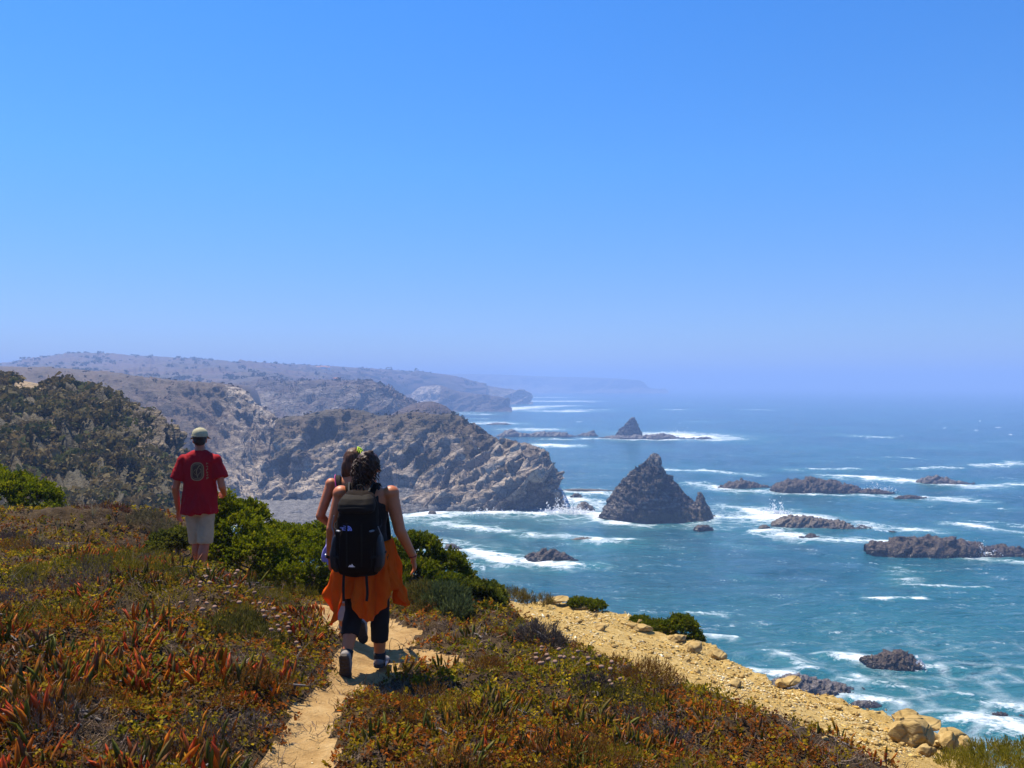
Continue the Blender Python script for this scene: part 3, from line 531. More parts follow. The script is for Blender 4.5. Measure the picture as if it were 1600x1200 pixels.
# rubble at the foot of the cliffs, too much to count
def rubble(name, centres, sizes, mat, seed, sub=1):
    V, F = [], []; vs = [hewn(sub, seed + k, 9, .7, .12) for k in range(6)]
    parts = []
    for k, (tv, tf) in enumerate(vs):
        idx = np.arange(len(centres)) % 6 == k
        c = centres[idx]; B = bases(rng.normal(size=(len(c), 3))); B = B * rng.uniform(.6, 1.2, (len(c), 1, 3))
        parts.append(inst(tv, tf, c, B, sizes[idx]))
    V, F, _ = join(parts); n = len(V)
    return tag(mk(name, V, F, mat, smooth=False, attrs={'veg': np.zeros(n), 'pale': np.clip(rng.normal(.1, .25, n), 0, 1)}), kind='stuff')
cs = []
for _ in range(650):
    k = rng.uniform(0, 6.98); i = int(k); f = k - i; w = rng.uniform(0, 1) ** 1.3
    a = b0[i] * (1 - f) + b0[i + 1] * f; b_ = b2[i] * (1 - f) + b2[i + 1] * f
    p = a * (1 - w) + b_ * w; p[2] = (a[2] * (1 - w) ** 1.6) + .1; cs.append(p)
cs = np.array(cs); rubble('beach_rubble', cs, rng.gamma(2, .38, len(cs)) + .25, M_beach, 300)

# ------------------------------------------------------------------ scrub on the slopes (uncountable)
def leaf_ball(nq, size, seed, flat=.75):
    r = np.random.default_rng(seed); D = r.normal(size=(nq, 3)); D /= np.linalg.norm(D, axis=1)[:, None]
    D[:, 2] = np.abs(D[:, 2]) * .95 - .05; p = D * r.uniform(.65, 1.0, (nq, 1)) * np.array([1, 1, flat])
    B = bases(D + r.normal(size=(nq, 3)) * .6); q = np.array([[-.5, -.3, 0], [.5, -.3, .1], [.55, .3, 0], [-.5, .35, .1]]) * size
    return inst(q, np.array([[0, 1, 2, 3]]), p, B, r.uniform(.6, 1.3, nq))
M_scrub = vcol_mat('scrub_leaves', .8, .25, .35, 2.0, 0, .1)
def scrub(name, P, nr, w, n, size, cols, nq, seed, kind='stuff', yscale=1.0):
    w = np.maximum(w, 0); idx = rng.choice(len(P), n, p=w / w.sum()); p = P[idx] + rng.normal(size=(n, 3)) * .3
    balls = [leaf_ball(nq, .40 if nq > 20 else .7, seed + k) for k in range(4)]; parts = []
    for k, (tv, tf) in enumerate(balls):
        sel = np.arange(n) % 4 == k; m_ = sel.sum(); up_ = np.c_[rng.normal(0, .1, (m_, 2)), np.ones(m_)] + nr[idx][sel] * .5
        V, F = inst(tv, tf, p[sel], bases(up_), rng.gamma(4, size / 4, m_) + size * .25)
        hue = np.clip(.5 + .5 * fbm(p[sel] / (size * 9), 2, seed), 0, 1)[:, None]; ca, cb, cc = [np.array(c) for c in cols]
        c = ca * (1 - hue) + cb * hue; c = np.where(rng.random((m_, 1)) < .25, cc, c) * rng.uniform(.7, 1.3, (m_, 1))
        cl = np.repeat(c, len(tv), 0) * rng.uniform(.75, 1.25, (m_ * len(tv) // 4, 1)).repeat(4, 0)
        parts.append((V, F, cl))
    V, F, C = join(parts); return tag(mk(name, V, F, M_scrub, smooth=False, col=C), kind=kind)
_, P, nr, veg, G2 = DARK
vis = (P[:, 1] < 135) & (P[:, 2] < 49.5) & (P[:, 0] > -150) & (nr[:, 1] < .3)
gap = fbm(P / 5., 3, 51)
scrub('slope_scrub', P, nr, vis * (np.clip(veg, .05, 1) ** 2) * sstep(-.3, .25, gap) , 5200, .64, [(.125, .104, .030), (.195, .134, .058), (.085, .092, .020)], 24, 400)
_, P, nr, veg, _g = SPUR
scrub('inland_scrub', P, nr, (P[:, 1] < 520) * (nr[:, 1] < .35) * np.clip(veg, 0, 1) ** 2, 420, .6, [(.060, .045, .030), (.085, .058, .040), (.045, .045, .022)], 12, 410)
_, P, nr, veg, _g = HEAD
scrub('headland_scrub', P, nr, (P[:, 1] < 385) * (nr[:, 1] < .35) * (P[:, 2] > 8) * np.clip(veg, 0, 1) ** 2, 420, .5, [(.055, .042, .024), (.075, .056, .034), (.036, .042, .018)], 12, 420)

_, P, nr, veg, _g = HILL
scrub('heath_scrub', P, nr, (P[:, 1] < 1990) * (nr[:, 1] < .35) * sstep(-.15, .3, fbm(P / 90., 3, 55)), 1900, 2.6, [(.036, .034, .018), (.058, .042, .026), (.034, .036, .018)], 10, 430)
_, P, nr, veg, _g = SECOND
scrub('second_headland_scrub', P, nr, (P[:, 1] < 830) * (nr[:, 1] < .35) * np.clip(veg, 0, 1) ** 2, 600, 1.5, [(.045, .034, .022), (.07, .045, .03), (.03, .034, .016)], 10, 440)
# round dark bushes that stand out on the slope's crest
def crest_bush(label, u, v, d, w, h, seed, c=(.022, .034, .012)):
    p = px(u, v, d); tv, tf = leaf_ball(420, .22, seed, 1.0); V = tv * np.array([w / 2, w / 2, h])
    Cc = np.array(c) * np.random.default_rng(seed).uniform(.6, 1.5, (len(V) // 4, 1)).repeat(4, 0)
    o = empty('bush', tuple(p)); mk('foliage', V, tf, M_scrub, o, False, Cc)
    st, sf = tube([(0, 0, -1.5), (.05, .05, -.3), (0, 0, h * .6)], [.12, .1, .04], 6); mk('trunk', st, sf, M_twig, o)
    tag(o, label, 'bush')
def tube(pts, rad, n=6):
    pts = np.array(pts, float); rad = np.broadcast_to(rad, (len(pts),)); T = np.gradient(pts, axis=0); B = bases(T, np.zeros(len(pts)))
    a = np.arange(n) / n * 2 * np.pi; V = pts[:, None] + (B[:, :, 0][:, None] * np.cos(a)[None, :, None] + B[:, :, 1][:, None] * np.sin(a)[None, :, None]) * rad[:, None, None]
    return V.reshape(-1, 3), gridF(len(pts), n, True)
M_twig = plain('dry_twig', (.17, .145, .13), .9, .4, 60)
crest_bush('round dark green bush on the crest of the scrub slope', 117, 607, 117, 1.9, 1.2, 501)
crest_bush('wide olive green bush left of the round crest bush', 90, 615, 113, 3.4, 1.7, 502, (.030, .042, .014))
crest_bush('spreading dark green bush right of the round crest bush', 152, 626, 116, 3.6, 1.9, 503, (.026, .038, .013))
crest_bush('low green bush spilling below the ochre patch', 26, 614, 115, 3.2, 1.1, 504, (.032, .036, .016))
crest_bush('dark bush in the gully under the wide olive bush', 106, 660, 105, 2.6, 1.3, 505, (.028, .032, .012))

# far houses on the plateau: white walls, red roofs, a few pixels each
M_wall = plain('white_wall', (.75, .72, .68), .8, .1); M_roof = plain('tile_roof', (.42, .17, .09), .8, .2)
for k, (u, v, d, w) in enumerate([(498, 576.8, 1640, 9), (505, 577.2, 1630, 11), (512, 577.0, 1630, 8), (524, 594.3, 806, 4), (560, 579.0, 1760, 8)]):
    o = empty('house', tuple(px(u, v, d)), .3 * k); h = w * .45; a, b_ = w / 2, w * .35
    V = [(-a, -b_, -6), (a, -b_, -6), (a, b_, -6), (-a, b_, -6), (-a, -b_, h), (a, -b_, h), (a, b_, h), (-a, b_, h)]
    mk('wall', V, [(0, 1, 5, 4), (1, 2, 6, 5), (2, 3, 7, 6), (3, 0, 4, 7)], M_wall, o, False)
    V = [(-a - .4, -b_ - .4, h - .1), (a + .4, -b_ - .4, h - .1), (a + .4, b_ + .4, h - .1), (-a - .4, b_ + .4, h - .1), (-a, 0, h + w * .2), (a, 0, h + w * .2)]
    mk('roof', V, [(0, 1, 5, 4), (1, 2, 5), (2, 3, 4, 5), (3, 0, 4), (0, 3, 2, 1)], M_roof, o, False)
    tag(o, ['tiny white house at the left of the far hilltop row', 'tiny white house in the middle of the far hilltop row', 'tiny white house at the right of the far hilltop row', 'tiny lone white house on the second headland plateau', 'tiny lone house on the far hill right of the row'][k], 'house')

# sea spray where waves break
M_spray = vcol_mat('sea_spray', .6, .4, .05, 5, 0, .2)
def spray(u, v, d, w, h, n, seed):
    r = np.random.default_rng(seed); p = px(u, v, d); x = r.normal(0, w / 2.6, n); y = r.normal(0, w / 4, n)
    z = np.abs(r.normal(0, 1, n)) * h * np.exp(-(x / w * 1.6) ** 2) * .6 * (1 + .6 * np.sin(x * 2.1 + seed)); c = np.stack([p[0] + x, p[1] + y, .2 + z], 1)
    q = np.array([[-.5, 0, -.4], [.5, 0, -.35], [.4, .1, .4], [-.45, .1, .35]]); return inst(q, np.array([[0, 1, 2, 3]]), c, bases(r.normal(size=(n, 3))), r.gamma(2, .10, n) + .05)
prts = [spray(882, 803, 299, 11, 3.5, 1400, 1), spray(905, 800, 300, 7, 2.0, 600, 2), spray(1212, 806, 296, 7, 3.0, 900, 3), spray(1060, 681, 752, 20, 6, 700, 4), spray(1375, 768, 360, 10, 2.2, 500, 5), spray(1430, 1046, 136, 2.5, .8, 400, 6), spray(1530, 870, 228, 7, 1.5, 500, 7), spray(760, 803, 300, 14, 1.0, 500, 8)]
V, F, _ = join(prts); tag(mk('sea_spray', V, F, M_spray, smooth=False, col=np.full((len(V), 3), .82)), kind='stuff')

# ------------------------------------------------------------------ haze: one box of thin even air
m = bpy.data.materials.new('haze'); m.use_nodes = True; t = m.node_tree; t.nodes.clear()
pv = t.nodes.new('ShaderNodeVolumePrincipled'); pv.inputs['Color'].default_value = (.38, .56, .95, 1); pv.inputs['Density'].default_value = .00051
pv.inputs['Anisotropy'].default_value = .0; pv.inputs['Density Attribute'].default_value = ''
mo = t.nodes.new('ShaderNodeOutputMaterial'); t.links.new(pv.outputs[0], mo.inputs['Volume'])
a = 50000; z0, z1 = -30, 135
V = [(x, y, z) for z in (z0, z1) for x, y in ((-a, -a), (a, -a), (a, a), (-a, a))]
hz_o = tag(mk('haze', V, [(3, 2, 1, 0), (4, 5, 6, 7), (0, 1, 5, 4), (1, 2, 6, 5), (2, 3, 7, 6), (3, 0, 4, 7)], m, smooth=False), kind='stuff')
# ------------------------------------------------------------------ near clifftop
CP = [(0, 1200, 4.0), (250, 1200, 4.2), (0, 1000, 5.9), (0, 900, 7.8), (0, 808, 12), (100, 803, 12), (200, 808, 12.5), (250, 900, 8), (300, 893, 8.8), (330, 905, 9.0), (310, 903, 9.85), (250, 1050, 5.6), (420, 928, 8.4), (440, 1050, 6.1),
      (500, 1000, 7.0), (480, 1200, 4.6), (550, 1053, 6.4), (590, 1047, 6.7), (630, 985, 8), (490, 947, 9.2), (548, 1001, 7.6), (560, 1150, 5.0), (640, 1040, 6.8), (700, 1100, 5.9), (800, 1200, 4.75), (800, 1050, 6.8),
      (700, 982, 8.5), (800, 962, 9.5), (1000, 1045, 7.6), (1000, 1200, 5.1), (1200, 1110, 6.6), (1200, 1200, 5.5), (1390, 1200, 5.9), (1330, 1160, 6.4), (790, 937, 11.5), (900, 947, 12), (1000, 962, 12), (1090, 1000, 11),
      (1200, 1062, 9.8), (1330, 1092, 9), (1500, 1165, 7.8), (1540, 1195, 7.3), (650, 930, 10.5), (420, 940, 10.5), (740, 920, 11.3), (360, 930, 11.3), (40, 815, 13.5)]
CPW = np.array([px(*c) for c in CP] + [np.array(p) for p in [(0, 0, 43.38), (-3, 0, 43.5), (3, 0, 42.9), (0, -8, 43.6), (-9, 3, 43.6), (-10, 9, 43.4), (6, 2, 42.2), (4.5, 4.5, 42.3), (-9, -8, 44), (8, -6, 42)]])
def _ker(d): return np.sqrt(d * d + .3)
_A = _ker(np.linalg.norm(CPW[:, None, :2] - CPW[None, :, :2], axis=2)) + np.eye(len(CPW)) * -.03
_Pm = np.c_[np.ones(len(CPW)), CPW[:, :2]]; _M = np.block([[_A, _Pm], [_Pm.T, np.zeros((3, 3))]])
_sol = np.linalg.solve(_M, np.r_[CPW[:, 2], 0, 0, 0])
EDGE = np.array([(-60, -40), (-60, 6), (-25, 11), (-14, 13.2), (-8, 14.0), (-5, 13.9), (-3.4, 13.0), (-1.6, 12.6), (-.6, 12.3), (-.09, 11.9), (.89, 12.1), (1.78, 12.05), (2.4, 11.0), (2.95, 9.8), (3.6, 9.0), (4.15, 7.8), (4.15, 7.2), (4.5, 5.5), (5.5, 3), (8, -4), (20, -40)])
def poly_sd(x, y, poly):
    """signed distance to a closed polygon, positive outside"""
    p = np.stack([x, y], 1); d = np.full(len(p), 1e9); ins = np.zeros(len(p), bool)
    for a, b_ in zip(poly, np.roll(poly, -1, 0)):
        ab = b_ - a; t_ = np.clip(((p - a) @ ab) / (ab @ ab), 0, 1); d = np.minimum(d, np.linalg.norm(p - a - t_[:, None] * ab, axis=1))
        c_ = ((a[1] > y) != (b_[1] > y)) & (x < (b_[0] - a[0]) * (y - a[1]) / (b_[1] - a[1] + 1e-12) + a[0]); ins ^= c_
    return np.where(ins, -d, d)
def line_d(x, y, pts):
    """distance to a polyline of (x, y, halfwidth), less the local half width"""
    p = np.stack([x, y], 1); best = np.full(len(p), 1e9); pts = np.array(pts, float)
    for a, b_ in zip(pts[:-1], pts[1:]):
        ab = b_[:2] - a[:2]; t_ = np.clip(((p - a[:2]) @ ab) / (ab @ ab), 0, 1)
        best = np.minimum(best, np.linalg.norm(p - a[:2] - t_[:, None] * ab, axis=1) - (a[2] + t_ * (b_[2] - a[2])))
    return best
PATH = [(.1, -6, .22), (-.2, 0, .22), (-.75, 2.2, .2), (-1.05, 3.6, .2), (-1.15, 4.6, .165), (-1.20, 5.2, .13), (-1.2, 5.7, .11), (-1.13, 6.4, .20), (-1.12, 7.1, .26), (-1.30, 7.9, .40), (-1.8, 8.8, .36), (-2.5, 9.45, .33), (-3.4, 9.85, .30), (-4.4, 10.3, .20), (-5.0, 10.7, .05)]
SPUR_P = [(-1.1, 7.3, .15), (-.75, 7.15, .2), (-.35, 6.95, .16), (-.1, 6.8, .05)]
GRAV = np.array([px(u, v, d)[:2] for u, v, d in [(785, 938, 11.2), (815, 958, 9.6), (870, 998, 8.5), (1000, 1047, 7.5), (1100, 1078, 7.0), (1200, 1112, 6.55), (1330, 1165, 6.2), (1395, 1203, 5.9)]] + [(2.9, 5.0), (3.4, 3.6), (4.2, 2.0)] + [(9, 2), (9, 8), (5, 14), (1, 15), (-.12, 13.4)])
def masks(x, y):
    w = n2(x, y, 2.2, 101) * .16 + n2(x, y, 7, 102, 2) * .05
    pth = np.minimum(line_d(x, y, PATH), line_d(x, y, SPUR_P)) + w * .55
    grv = poly_sd(x, y, GRAV) + w * .9
    return pth, grv
def ground(x, y, fine=True):
    sh = np.shape(x); x = np.ravel(np.asarray(x, float)); y = np.ravel(np.asarray(y, float))
    z = np.zeros(len(x))
    for k in range(0, len(x), 40000):
        s_ = slice(k, k + 40000); d = _ker(np.hypot(x[s_, None] - CPW[None, :, 0], y[s_, None] - CPW[None, :, 1]))
        z[s_] = d @ _sol[:-3] + _sol[-3] + _sol[-2] * x[s_] + _sol[-1] * y[s_]
    pth, grv = masks(x, y); veg = sstep(.0, .25, pth) * sstep(.0, .3, grv)
    z += veg * (.05 + .105 * n2(x, y, 1.3, 103) + .045 * n2(x, y, 4, 104)) + (1 - veg) * (.014 * n2(x, y, 5, 105) + .016 * n2(x, y, 2.2, 115))
    z -= .03 * (1 - sstep(-.2, .1, pth))
    e = poly_sd(x, y, EDGE) + n2(x, y, .9, 106) * .28 + n2(x, y, 3.3, 107) * .1
    grav = 1 - sstep(-.1, .3, grv)
    z += grav * (.05 * ridged(np.c_[x * 1.5, y * 1.5, z * 0], 3, 108) + .07 * slabs(np.c_[x, y, z * 0], (.8, .6, 0), .45, 118, .5) - .11) * sstep(-1.3, -.2, e)
    o = np.maximum(e, 0); z = z - o * 1.35 - .5 * sstep(0, .5, o) * grav + sstep(.2, 2, o) * ridged(np.c_[x * .5, y * .5, z * .3], 4, 109) * .7
    return np.maximum(z, -3).reshape(sh)
def ghit(u, v, lift=0.0):
    """where the sight line through a photo pixel meets the ground"""
    dv = np.array([(u - 800) / FPX, 1, (600 - v) / FPX]); ds = np.arange(3.0, 16, .02); Q = dv[None] * ds[:, None]
    g = ground(Q[:, 0], Q[:, 1]) + lift; k = np.argmax(CAMZ + Q[:, 2] < g)
    if k == 0: k = len(ds) - 1
    p = Q[k]; return np.array([p[0], p[1], float(ground(np.array([p[0]]), np.array([p[1]]))[0])])
gx = np.concatenate([-7.6 - np.geomspace(.06, 50, 46)[::-1], np.arange(-7.6, 5.6, .055), 5.6 + np.geomspace(.06, 42, 42)])
gy = np.concatenate([2.2 - np.geomspace(.08, 40, 24)[::-1], np.arange(2.2, 14.8, .06), 14.8 + np.geomspace(.06, 45, 42)])
GX, GY = np.meshgrid(gx, gy); GZ = ground(GX, GY); GV = np.stack([GX, GY, GZ], -1).reshape(-1, 3)
GF = gridF(len(gy), len(gx)); cxy = GV[GF].mean(1); fp, fg = masks(cxy[:, 0], cxy[:, 1]); fe = poly_sd(cxy[:, 0], cxy[:, 1], EDGE)
isP = (fp < 0.03) & (fe < 0) ; isG = (fg < 0.05) & ~isP & (fe < 1.6) & (cxy[:, 1] > -1)
def soil_mat(name, cols, scale, bd, bs=1.0, big=.6, rough=.95):
    m, t, b = nmat(name); n = noise(t, scale, 8, .68); nb = noise(t, big, 4, .6); nv = noise(t, scale * 6, 4, .7)
    f = math_(t, 'ADD', math_(t, 'MULTIPLY', n.outputs[0], .55), math_(t, 'ADD', math_(t, 'MULTIPLY', nb.outputs[0], .3), math_(t, 'MULTIPLY', nv.outputs[0], .15)))
    t.links.new(ramp(t, f, cols), b.inputs['Base Color']); b.inputs['Roughness'].default_value = rough; b.inputs['Specular IOR Level'].default_value = .12
    bump(t, b, math_(t, 'MULTIPLY_ADD', nv.outputs[0], .4, n.outputs[0]), bs, bd); return m
M_soil = soil_mat('scrub_soil', [(.36, (.022, .013, .006)), (.5, (.055, .033, .014)), (.64, (.10, .065, .028))], 6, .05)
M_sand = soil_mat('path_sand', [(.36, (.22, .125, .042)), (.5, (.36, .22, .085)), (.64, (.46, .31, .14))], 7, .03)
M_grav = soil_mat('ochre_gravel', [(.36, (.31, .185, .045)), (.5, (.48, .315, .10)), (.66, (.60, .46, .21))], 9, .05)
def sub(name, mask, mat):
    f = GF[mask]; used, inv = np.unique(f, return_inverse=True); return tag(mk(name, GV[used], inv.reshape(-1, 4), mat), kind='structure')
sub('ground', ~isP & ~isG, M_soil); sub('path', isP, M_sand); sub('gravel_slope', isG, M_grav)

# ------------------------------------------------------------------ ground cover
def sample(n, x0=-7.4, x1=4.6, y0=3.0, y1=14.3):
    """points spread by how large they show: density falls with distance"""
    y = y0 * (y1 / y0) ** rng.random(n); x = rng.uniform(-.64, .64, n) * y - .1
    return x[(x > x0 * 1.3) & (x < x1)], y[(x > x0 * 1.3) & (x < x1)]
def gnorm(x, y):
    e = .06; return np.stack([-(ground(x + e, y) - ground(x - e, y)) / (2 * e), -(ground(x, y + e) - ground(x, y - e)) / (2 * e), np.ones(len(x))], 1)
M_leaf = vcol_mat('ground_leaves', .8, .4, .3, 60, 0, .06)
M_juni = vcol_mat('juniper_needles', .75, .45, .3, 40, 0, .06)
M_dry = vcol_mat('dry_stems', .9, .1, .35, 60)
M_ice = vcol_mat('ice_plant_leaf', .5, .38, .25, 50, 0, .2)
# low leafy mats: rosettes of small leaves on short stems
def rosette(nl, seed, L=.016, Wd=.008, rise=.03):
    r = np.random.default_rng(seed); V = []
    for k in range(nl):
        a = r.uniform(0, 6.28); h = r.uniform(.0, rise); el = r.uniform(.1, 1.1); ln = L * r.uniform(.7, 1.4); w = Wd * r.uniform(.7, 1.3)
        d = np.array([math.cos(a) * math.cos(el), math.sin(a) * math.cos(el), math.sin(el)]); s_ = np.array([-math.sin(a), math.cos(a), r.normal(0, .3)])
        o = np.array([math.cos(a) * .004, math.sin(a) * .004, h]); V += [o, o + d * ln * .5 + s_ * w, o + d * ln, o + d * ln * .5 - s_ * w]
    return np.array(V), np.arange(nl * 4).reshape(-1, 4)
x, y = sample(50000); pth, grv = masks(x, y); e = poly_sd(x, y, EDGE)
dens = sstep(-.02, .10, pth) * sstep(-.03, .12, grv) * (e < .35)
patch = n2(x, y, 1.1, 111); bare = sstep(-.62, -.30, patch + .35 * n2(x, y, 3.0, 116))
ok = rng.random(len(x)) < dens * bare; x, y = x[ok], y[ok]; ncov = len(x)
hue = 1.5 * n2(x, y, .65, 112) + .4 * n2(x, y, 3.0, 113); hue2 = n2(x, y, 1.6, 114)
pal = np.array([(.235, .155, .006), (.140, .128, .006), (.28, .080, .008), (.14, .048, .010), (.38, .26, .010)])
wgt = np.stack([.5 + 0 * hue, np.clip(.25 + hue * 1.1, 0.02, 2), np.clip(.17 - hue * .5, .03, .6), np.clip(.26 + hue2 * 1.0, .03, 1.5), np.clip(.10 + .3 * hue, .01, 1)], 1)
wgt /= wgt.sum(1)[:, None]; ch = (rng.random((ncov, 1)) > np.cumsum(wgt, 1)).sum(1).clip(0, 4)
colr = pal[ch] * rng.uniform(.65, 1.35, (ncov, 1))
z = ground(x, y); nr = gnorm(x, y) + rng.normal(size=(ncov, 3)) * .35; parts = []
ros = [rosette(6, 600 + k) for k in range(5)]
for k, (tv, tf) in enumerate(ros):
    s_ = np.arange(ncov) % 5 == k; n_ = s_.sum()
    scl = rng.uniform(.8, 1.5, n_) * (.75 + y[s_] * .055)
    V, F = inst(tv, tf, np.stack([x, y, z + rng.uniform(-.01, .03, ncov)], 1)[s_], bases(nr[s_]), scl)
    parts.append((V, F, np.repeat(colr[s_], len(tv), 0) * rng.uniform(.7, 1.3, (n_ * 6, 1)).repeat(4, 0)))
V, F, C = join(parts); tag(mk('ground_cover', V, F, M_leaf, smooth=False, col=C), kind='stuff')

# dry twiggy litter and grey stems between the mats
def twigs(n_per, seed, h=.07, spread=.06, w=.0022, curl=1.0):
    r = np.random.default_rng(seed); V, F = [], []
    for k in range(n_per):
        a = r.uniform(0, 6.28); o = np.array([r.normal(0, spread * .5), r.normal(0, spread * .5), -.005]); d = np.array([math.cos(a), math.sin(a), r.uniform(.2, 1.4)]); d /= np.linalg.norm(d)
        L = h * r.uniform(.6, 1.5); s_ = np.array([-math.sin(a), math.cos(a), 0]) * w; b0 = len(V)
        for j in range(4):
            f = j / 3; p = o + d * L * f + np.array([r.normal(), r.normal(), -abs(r.normal())]) * .012 * curl * f; V += [p - s_ * (1 - .6 * f), p + s_ * (1 - .6 * f)]
        F += [[b0 + 2 * j, b0 + 2 * j + 1, b0 + 2 * j + 3, b0 + 2 * j + 2] for j in range(3)]
    return np.array(V), np.array(F)
x, y = sample(14000); pth, grv = masks(x, y); e = poly_sd(x, y, EDGE); pt = n2(x, y, 1.1, 111) + .35 * n2(x, y, 3.0, 116); pt2 = n2(x, y, 1.6, 114)
ok = rng.random(len(x)) < sstep(-.13, .05, pth) * sstep(-.12, .08, grv) * (e < .3) * np.clip(.24 + 1.0 * sstep(-.10, -.5, pt) + .5 * sstep(.1, .5, pt2), 0, 1)
x, y = x[ok], y[ok]; n_ = len(x); parts = []
for k in range(4):
    tv, tf = twigs(6, 620 + k); s_ = np.arange(n_) % 4 == k; m_ = s_.sum()
    V, F = inst(tv, tf, np.stack([x, y, ground(x, y) + .005], 1)[s_], bases(gnorm(x[s_], y[s_]) + rng.normal(size=(m_, 3)) * .3), rng.uniform(.8, 1.5, m_) * (.75 + y[s_] * .05))
    c = np.array([(.14, .09, .06), (.22, .155, .11), (.085, .048, .032), (.17, .11, .05)])[rng.integers(0, 4, m_)] * rng.uniform(.6, 1.3, (m_, 1)); parts.append((V, F, np.repeat(c, len(tv), 0)))
V, F, C = join(parts); tag(mk('dry_litter', V, F, M_dry, smooth=False, col=C), kind='stuff')

# pebbles: on the gravel slope without number, a sprinkle on the sand
n_ = 52000; x = rng.uniform(-.6, 5.2, n_); y = rng.uniform(4.5, 13.2, n_); pth, grv = masks(x, y); e = poly_sd(x, y, EDGE)
ok = (rng.random(n_) < (1 - sstep(-.02, .16, grv)) * np.clip(.42 + n2(x, y, 1.4, 121) * 1.1, .06, 1)) & (e < .4); xg, yg = x[ok], y[ok]
x2, y2 = sample(6000); p2, _ = masks(x2, y2); ok = p2 < .05; x = np.r_[xg, x2[ok]]; y = np.r_[yg, y2[ok]]; onp = np.r_[np.zeros(len(xg)), np.ones(ok.sum())]
n_ = len(x); sz = np.clip(rng.gamma(1.1, .0050, n_) + .0042, .004, .030) * np.where(onp > 0, .45, 1); parts = []
V0 = np.array([(1, 0, 0), (-1, 0, 0), (0, 1, 0), (0, -1, 0), (0, 0, 1), (0, 0, -1.)]); F0 = np.array([(0, 2, 4), (2, 1, 4), (1, 3, 4), (3, 0, 4), (2, 0, 5), (1, 2, 5), (3, 1, 5), (0, 3, 5)])
for k in range(6):
    r = np.random.default_rng(640 + k); tv = (V0 + r.normal(0, .22, V0.shape)) * np.array([1.35, .95, .5]); s_ = np.arange(n_) % 6 == k; m_ = s_.sum()
    V, F = inst(tv, F0, np.stack([x, y, ground(x, y) + sz * .15], 1)[s_], bases(gnorm(x[s_], y[s_]) + r.normal(size=(m_, 3)) * .3), sz[s_])
    c = np.array([(.56, .38, .12), (.46, .28, .06), (.64, .50, .25), (.36, .20, .05), (.68, .58, .38)])[r.choice(5, m_, p=[.32, .27, .2, .1, .11])] * r.uniform(.75, 1.2, (m_, 1)); parts.append((V, F, np.repeat(c, len(tv), 0)))
M_peb = vcol_mat('pebbles', .85, 0, .3, 60, .3, .2)
V, F, C = join(parts); tag(mk('gravel', V, F, M_peb, smooth=False, col=C), kind='stuff')

# ------------------------------------------------------------------ rocks on the cliff edge
M_sandst = rock_mat('ochre_sandstone', (.22, .135, .042), (.38, .25, .085), (.52, .39, .18), (.25, .16, .06), (.3, .2, .08), 14, .02, .9)
def edge_rock(label, u, v, w_px, h_px, seed, name='boulder', squash=(1, .8), rz=None, group=None, mat=None, sink=.35):
    for _ in range(14):
        p = ghit(u, v, 0)
        if poly_sd(p[:1], p[1:2], EDGE)[0] < -.04: break
        v += 3
    d = p[1]; w = w_px / FPX * d; h = h_px / FPX * d
    V, F = hewn(4 if name == 'boulder' else 3, seed, 22, .64, .06); V = V * np.array([w * .55 * squash[0], w * .55 * squash[1], h * .62])
    r = np.random.default_rng(seed); V = V + np.c_[0 * V[:, :2], .15 * h * fbm(V / (w * .3), 2, seed)]
    o = mk(name, V, F, mat or M_sandst, attrs={'veg': np.zeros(len(V)), 'pale': np.clip(.4 * fbm(V / (w * .4), 2, seed + 1), 0, 1)})
    o.location = (p[0], p[1] + w * .2, p[2] + h * .5 - h * sink * .5); o.rotation_euler = (r.normal(0, .08), r.normal(0, .08), r.uniform(0, 6) if rz is None else rz)
    return tag(o, label, 'rock', group)
edge_rock('rounded ochre boulder nearest the shrub in the lower right corner', 1486, 1176, 40, 34, 702)
edge_rock('broad ochre boulder with a smooth sloping face in the corner pile', 1436, 1168, 92, 46, 701, squash=(1, .9), rz=.2)
edge_rock('ochre slab with an undercut lip at the back of the corner pile', 1452, 1144, 64, 18, 703, squash=(1, .8), rz=-.15)
edge_rock('dark-edged block at the far right of the corner pile', 1510, 1170, 34, 28, 704)
edge_rock('flat tan slab at the upper end of the corner pile', 1422, 1128, 60, 18, 705, squash=(1, .7), rz=.1)
edge_rock('small upright ochre stone standing left of the corner pile', 1405, 1146, 20, 30, 706)
edge_rock('notched block on the cliff edge below the hanging bush', 1122, 1032, 36, 18, 707, rz=.2)
edge_rock('tan ledge block left of the notched edge block', 1085, 1020, 44, 16, 708, rz=-.1)
edge_rock('low flat ledge at the cliff edge left of the hanging bush', 1040, 984, 60, 10, 709, rz=.1, squash=(1, .6))
edge_rock('long pale slab lying flat at the top of the gravel', 866, 945, 54, 10, 710, rz=.1, squash=(1, .6))
edge_rock('thin tan slab tilted at the gravel top below the small bush', 915, 950, 40, 9, 711, rz=-.1, squash=(1, .6))
edge_rock('half-buried round stone in the middle of the gravel', 940, 985, 34, 10, 712)
edge_rock('layered brown block at the edge above the grey sea rock', 1232, 1076, 44, 18, 713, rz=.1)
edge_rock('flat stone on the gravel right of the half-buried round one', 1002, 988, 44, 12, 714, squash=(1, .6), rz=.1)
edge_rock('weathered ledge end beneath the hanging bush', 1060, 1004, 40, 13, 715, rz=.3)
edge_rock('pale wedge-shaped stone on the gravel near the shore rock', 1150, 1075, 34, 12, 716)
edge_rock('low ochre block wedged between the two corner boulders', 1462, 1168, 40, 24, 717)
edge_rock('square ochre block at the front of the corner pile', 1450, 1184, 34, 20, 718)
edge_rock('cracked ochre slab at the seaward end of the corner pile', 1495, 1160, 60, 26, 719, squash=(1, .7), rz=.2)
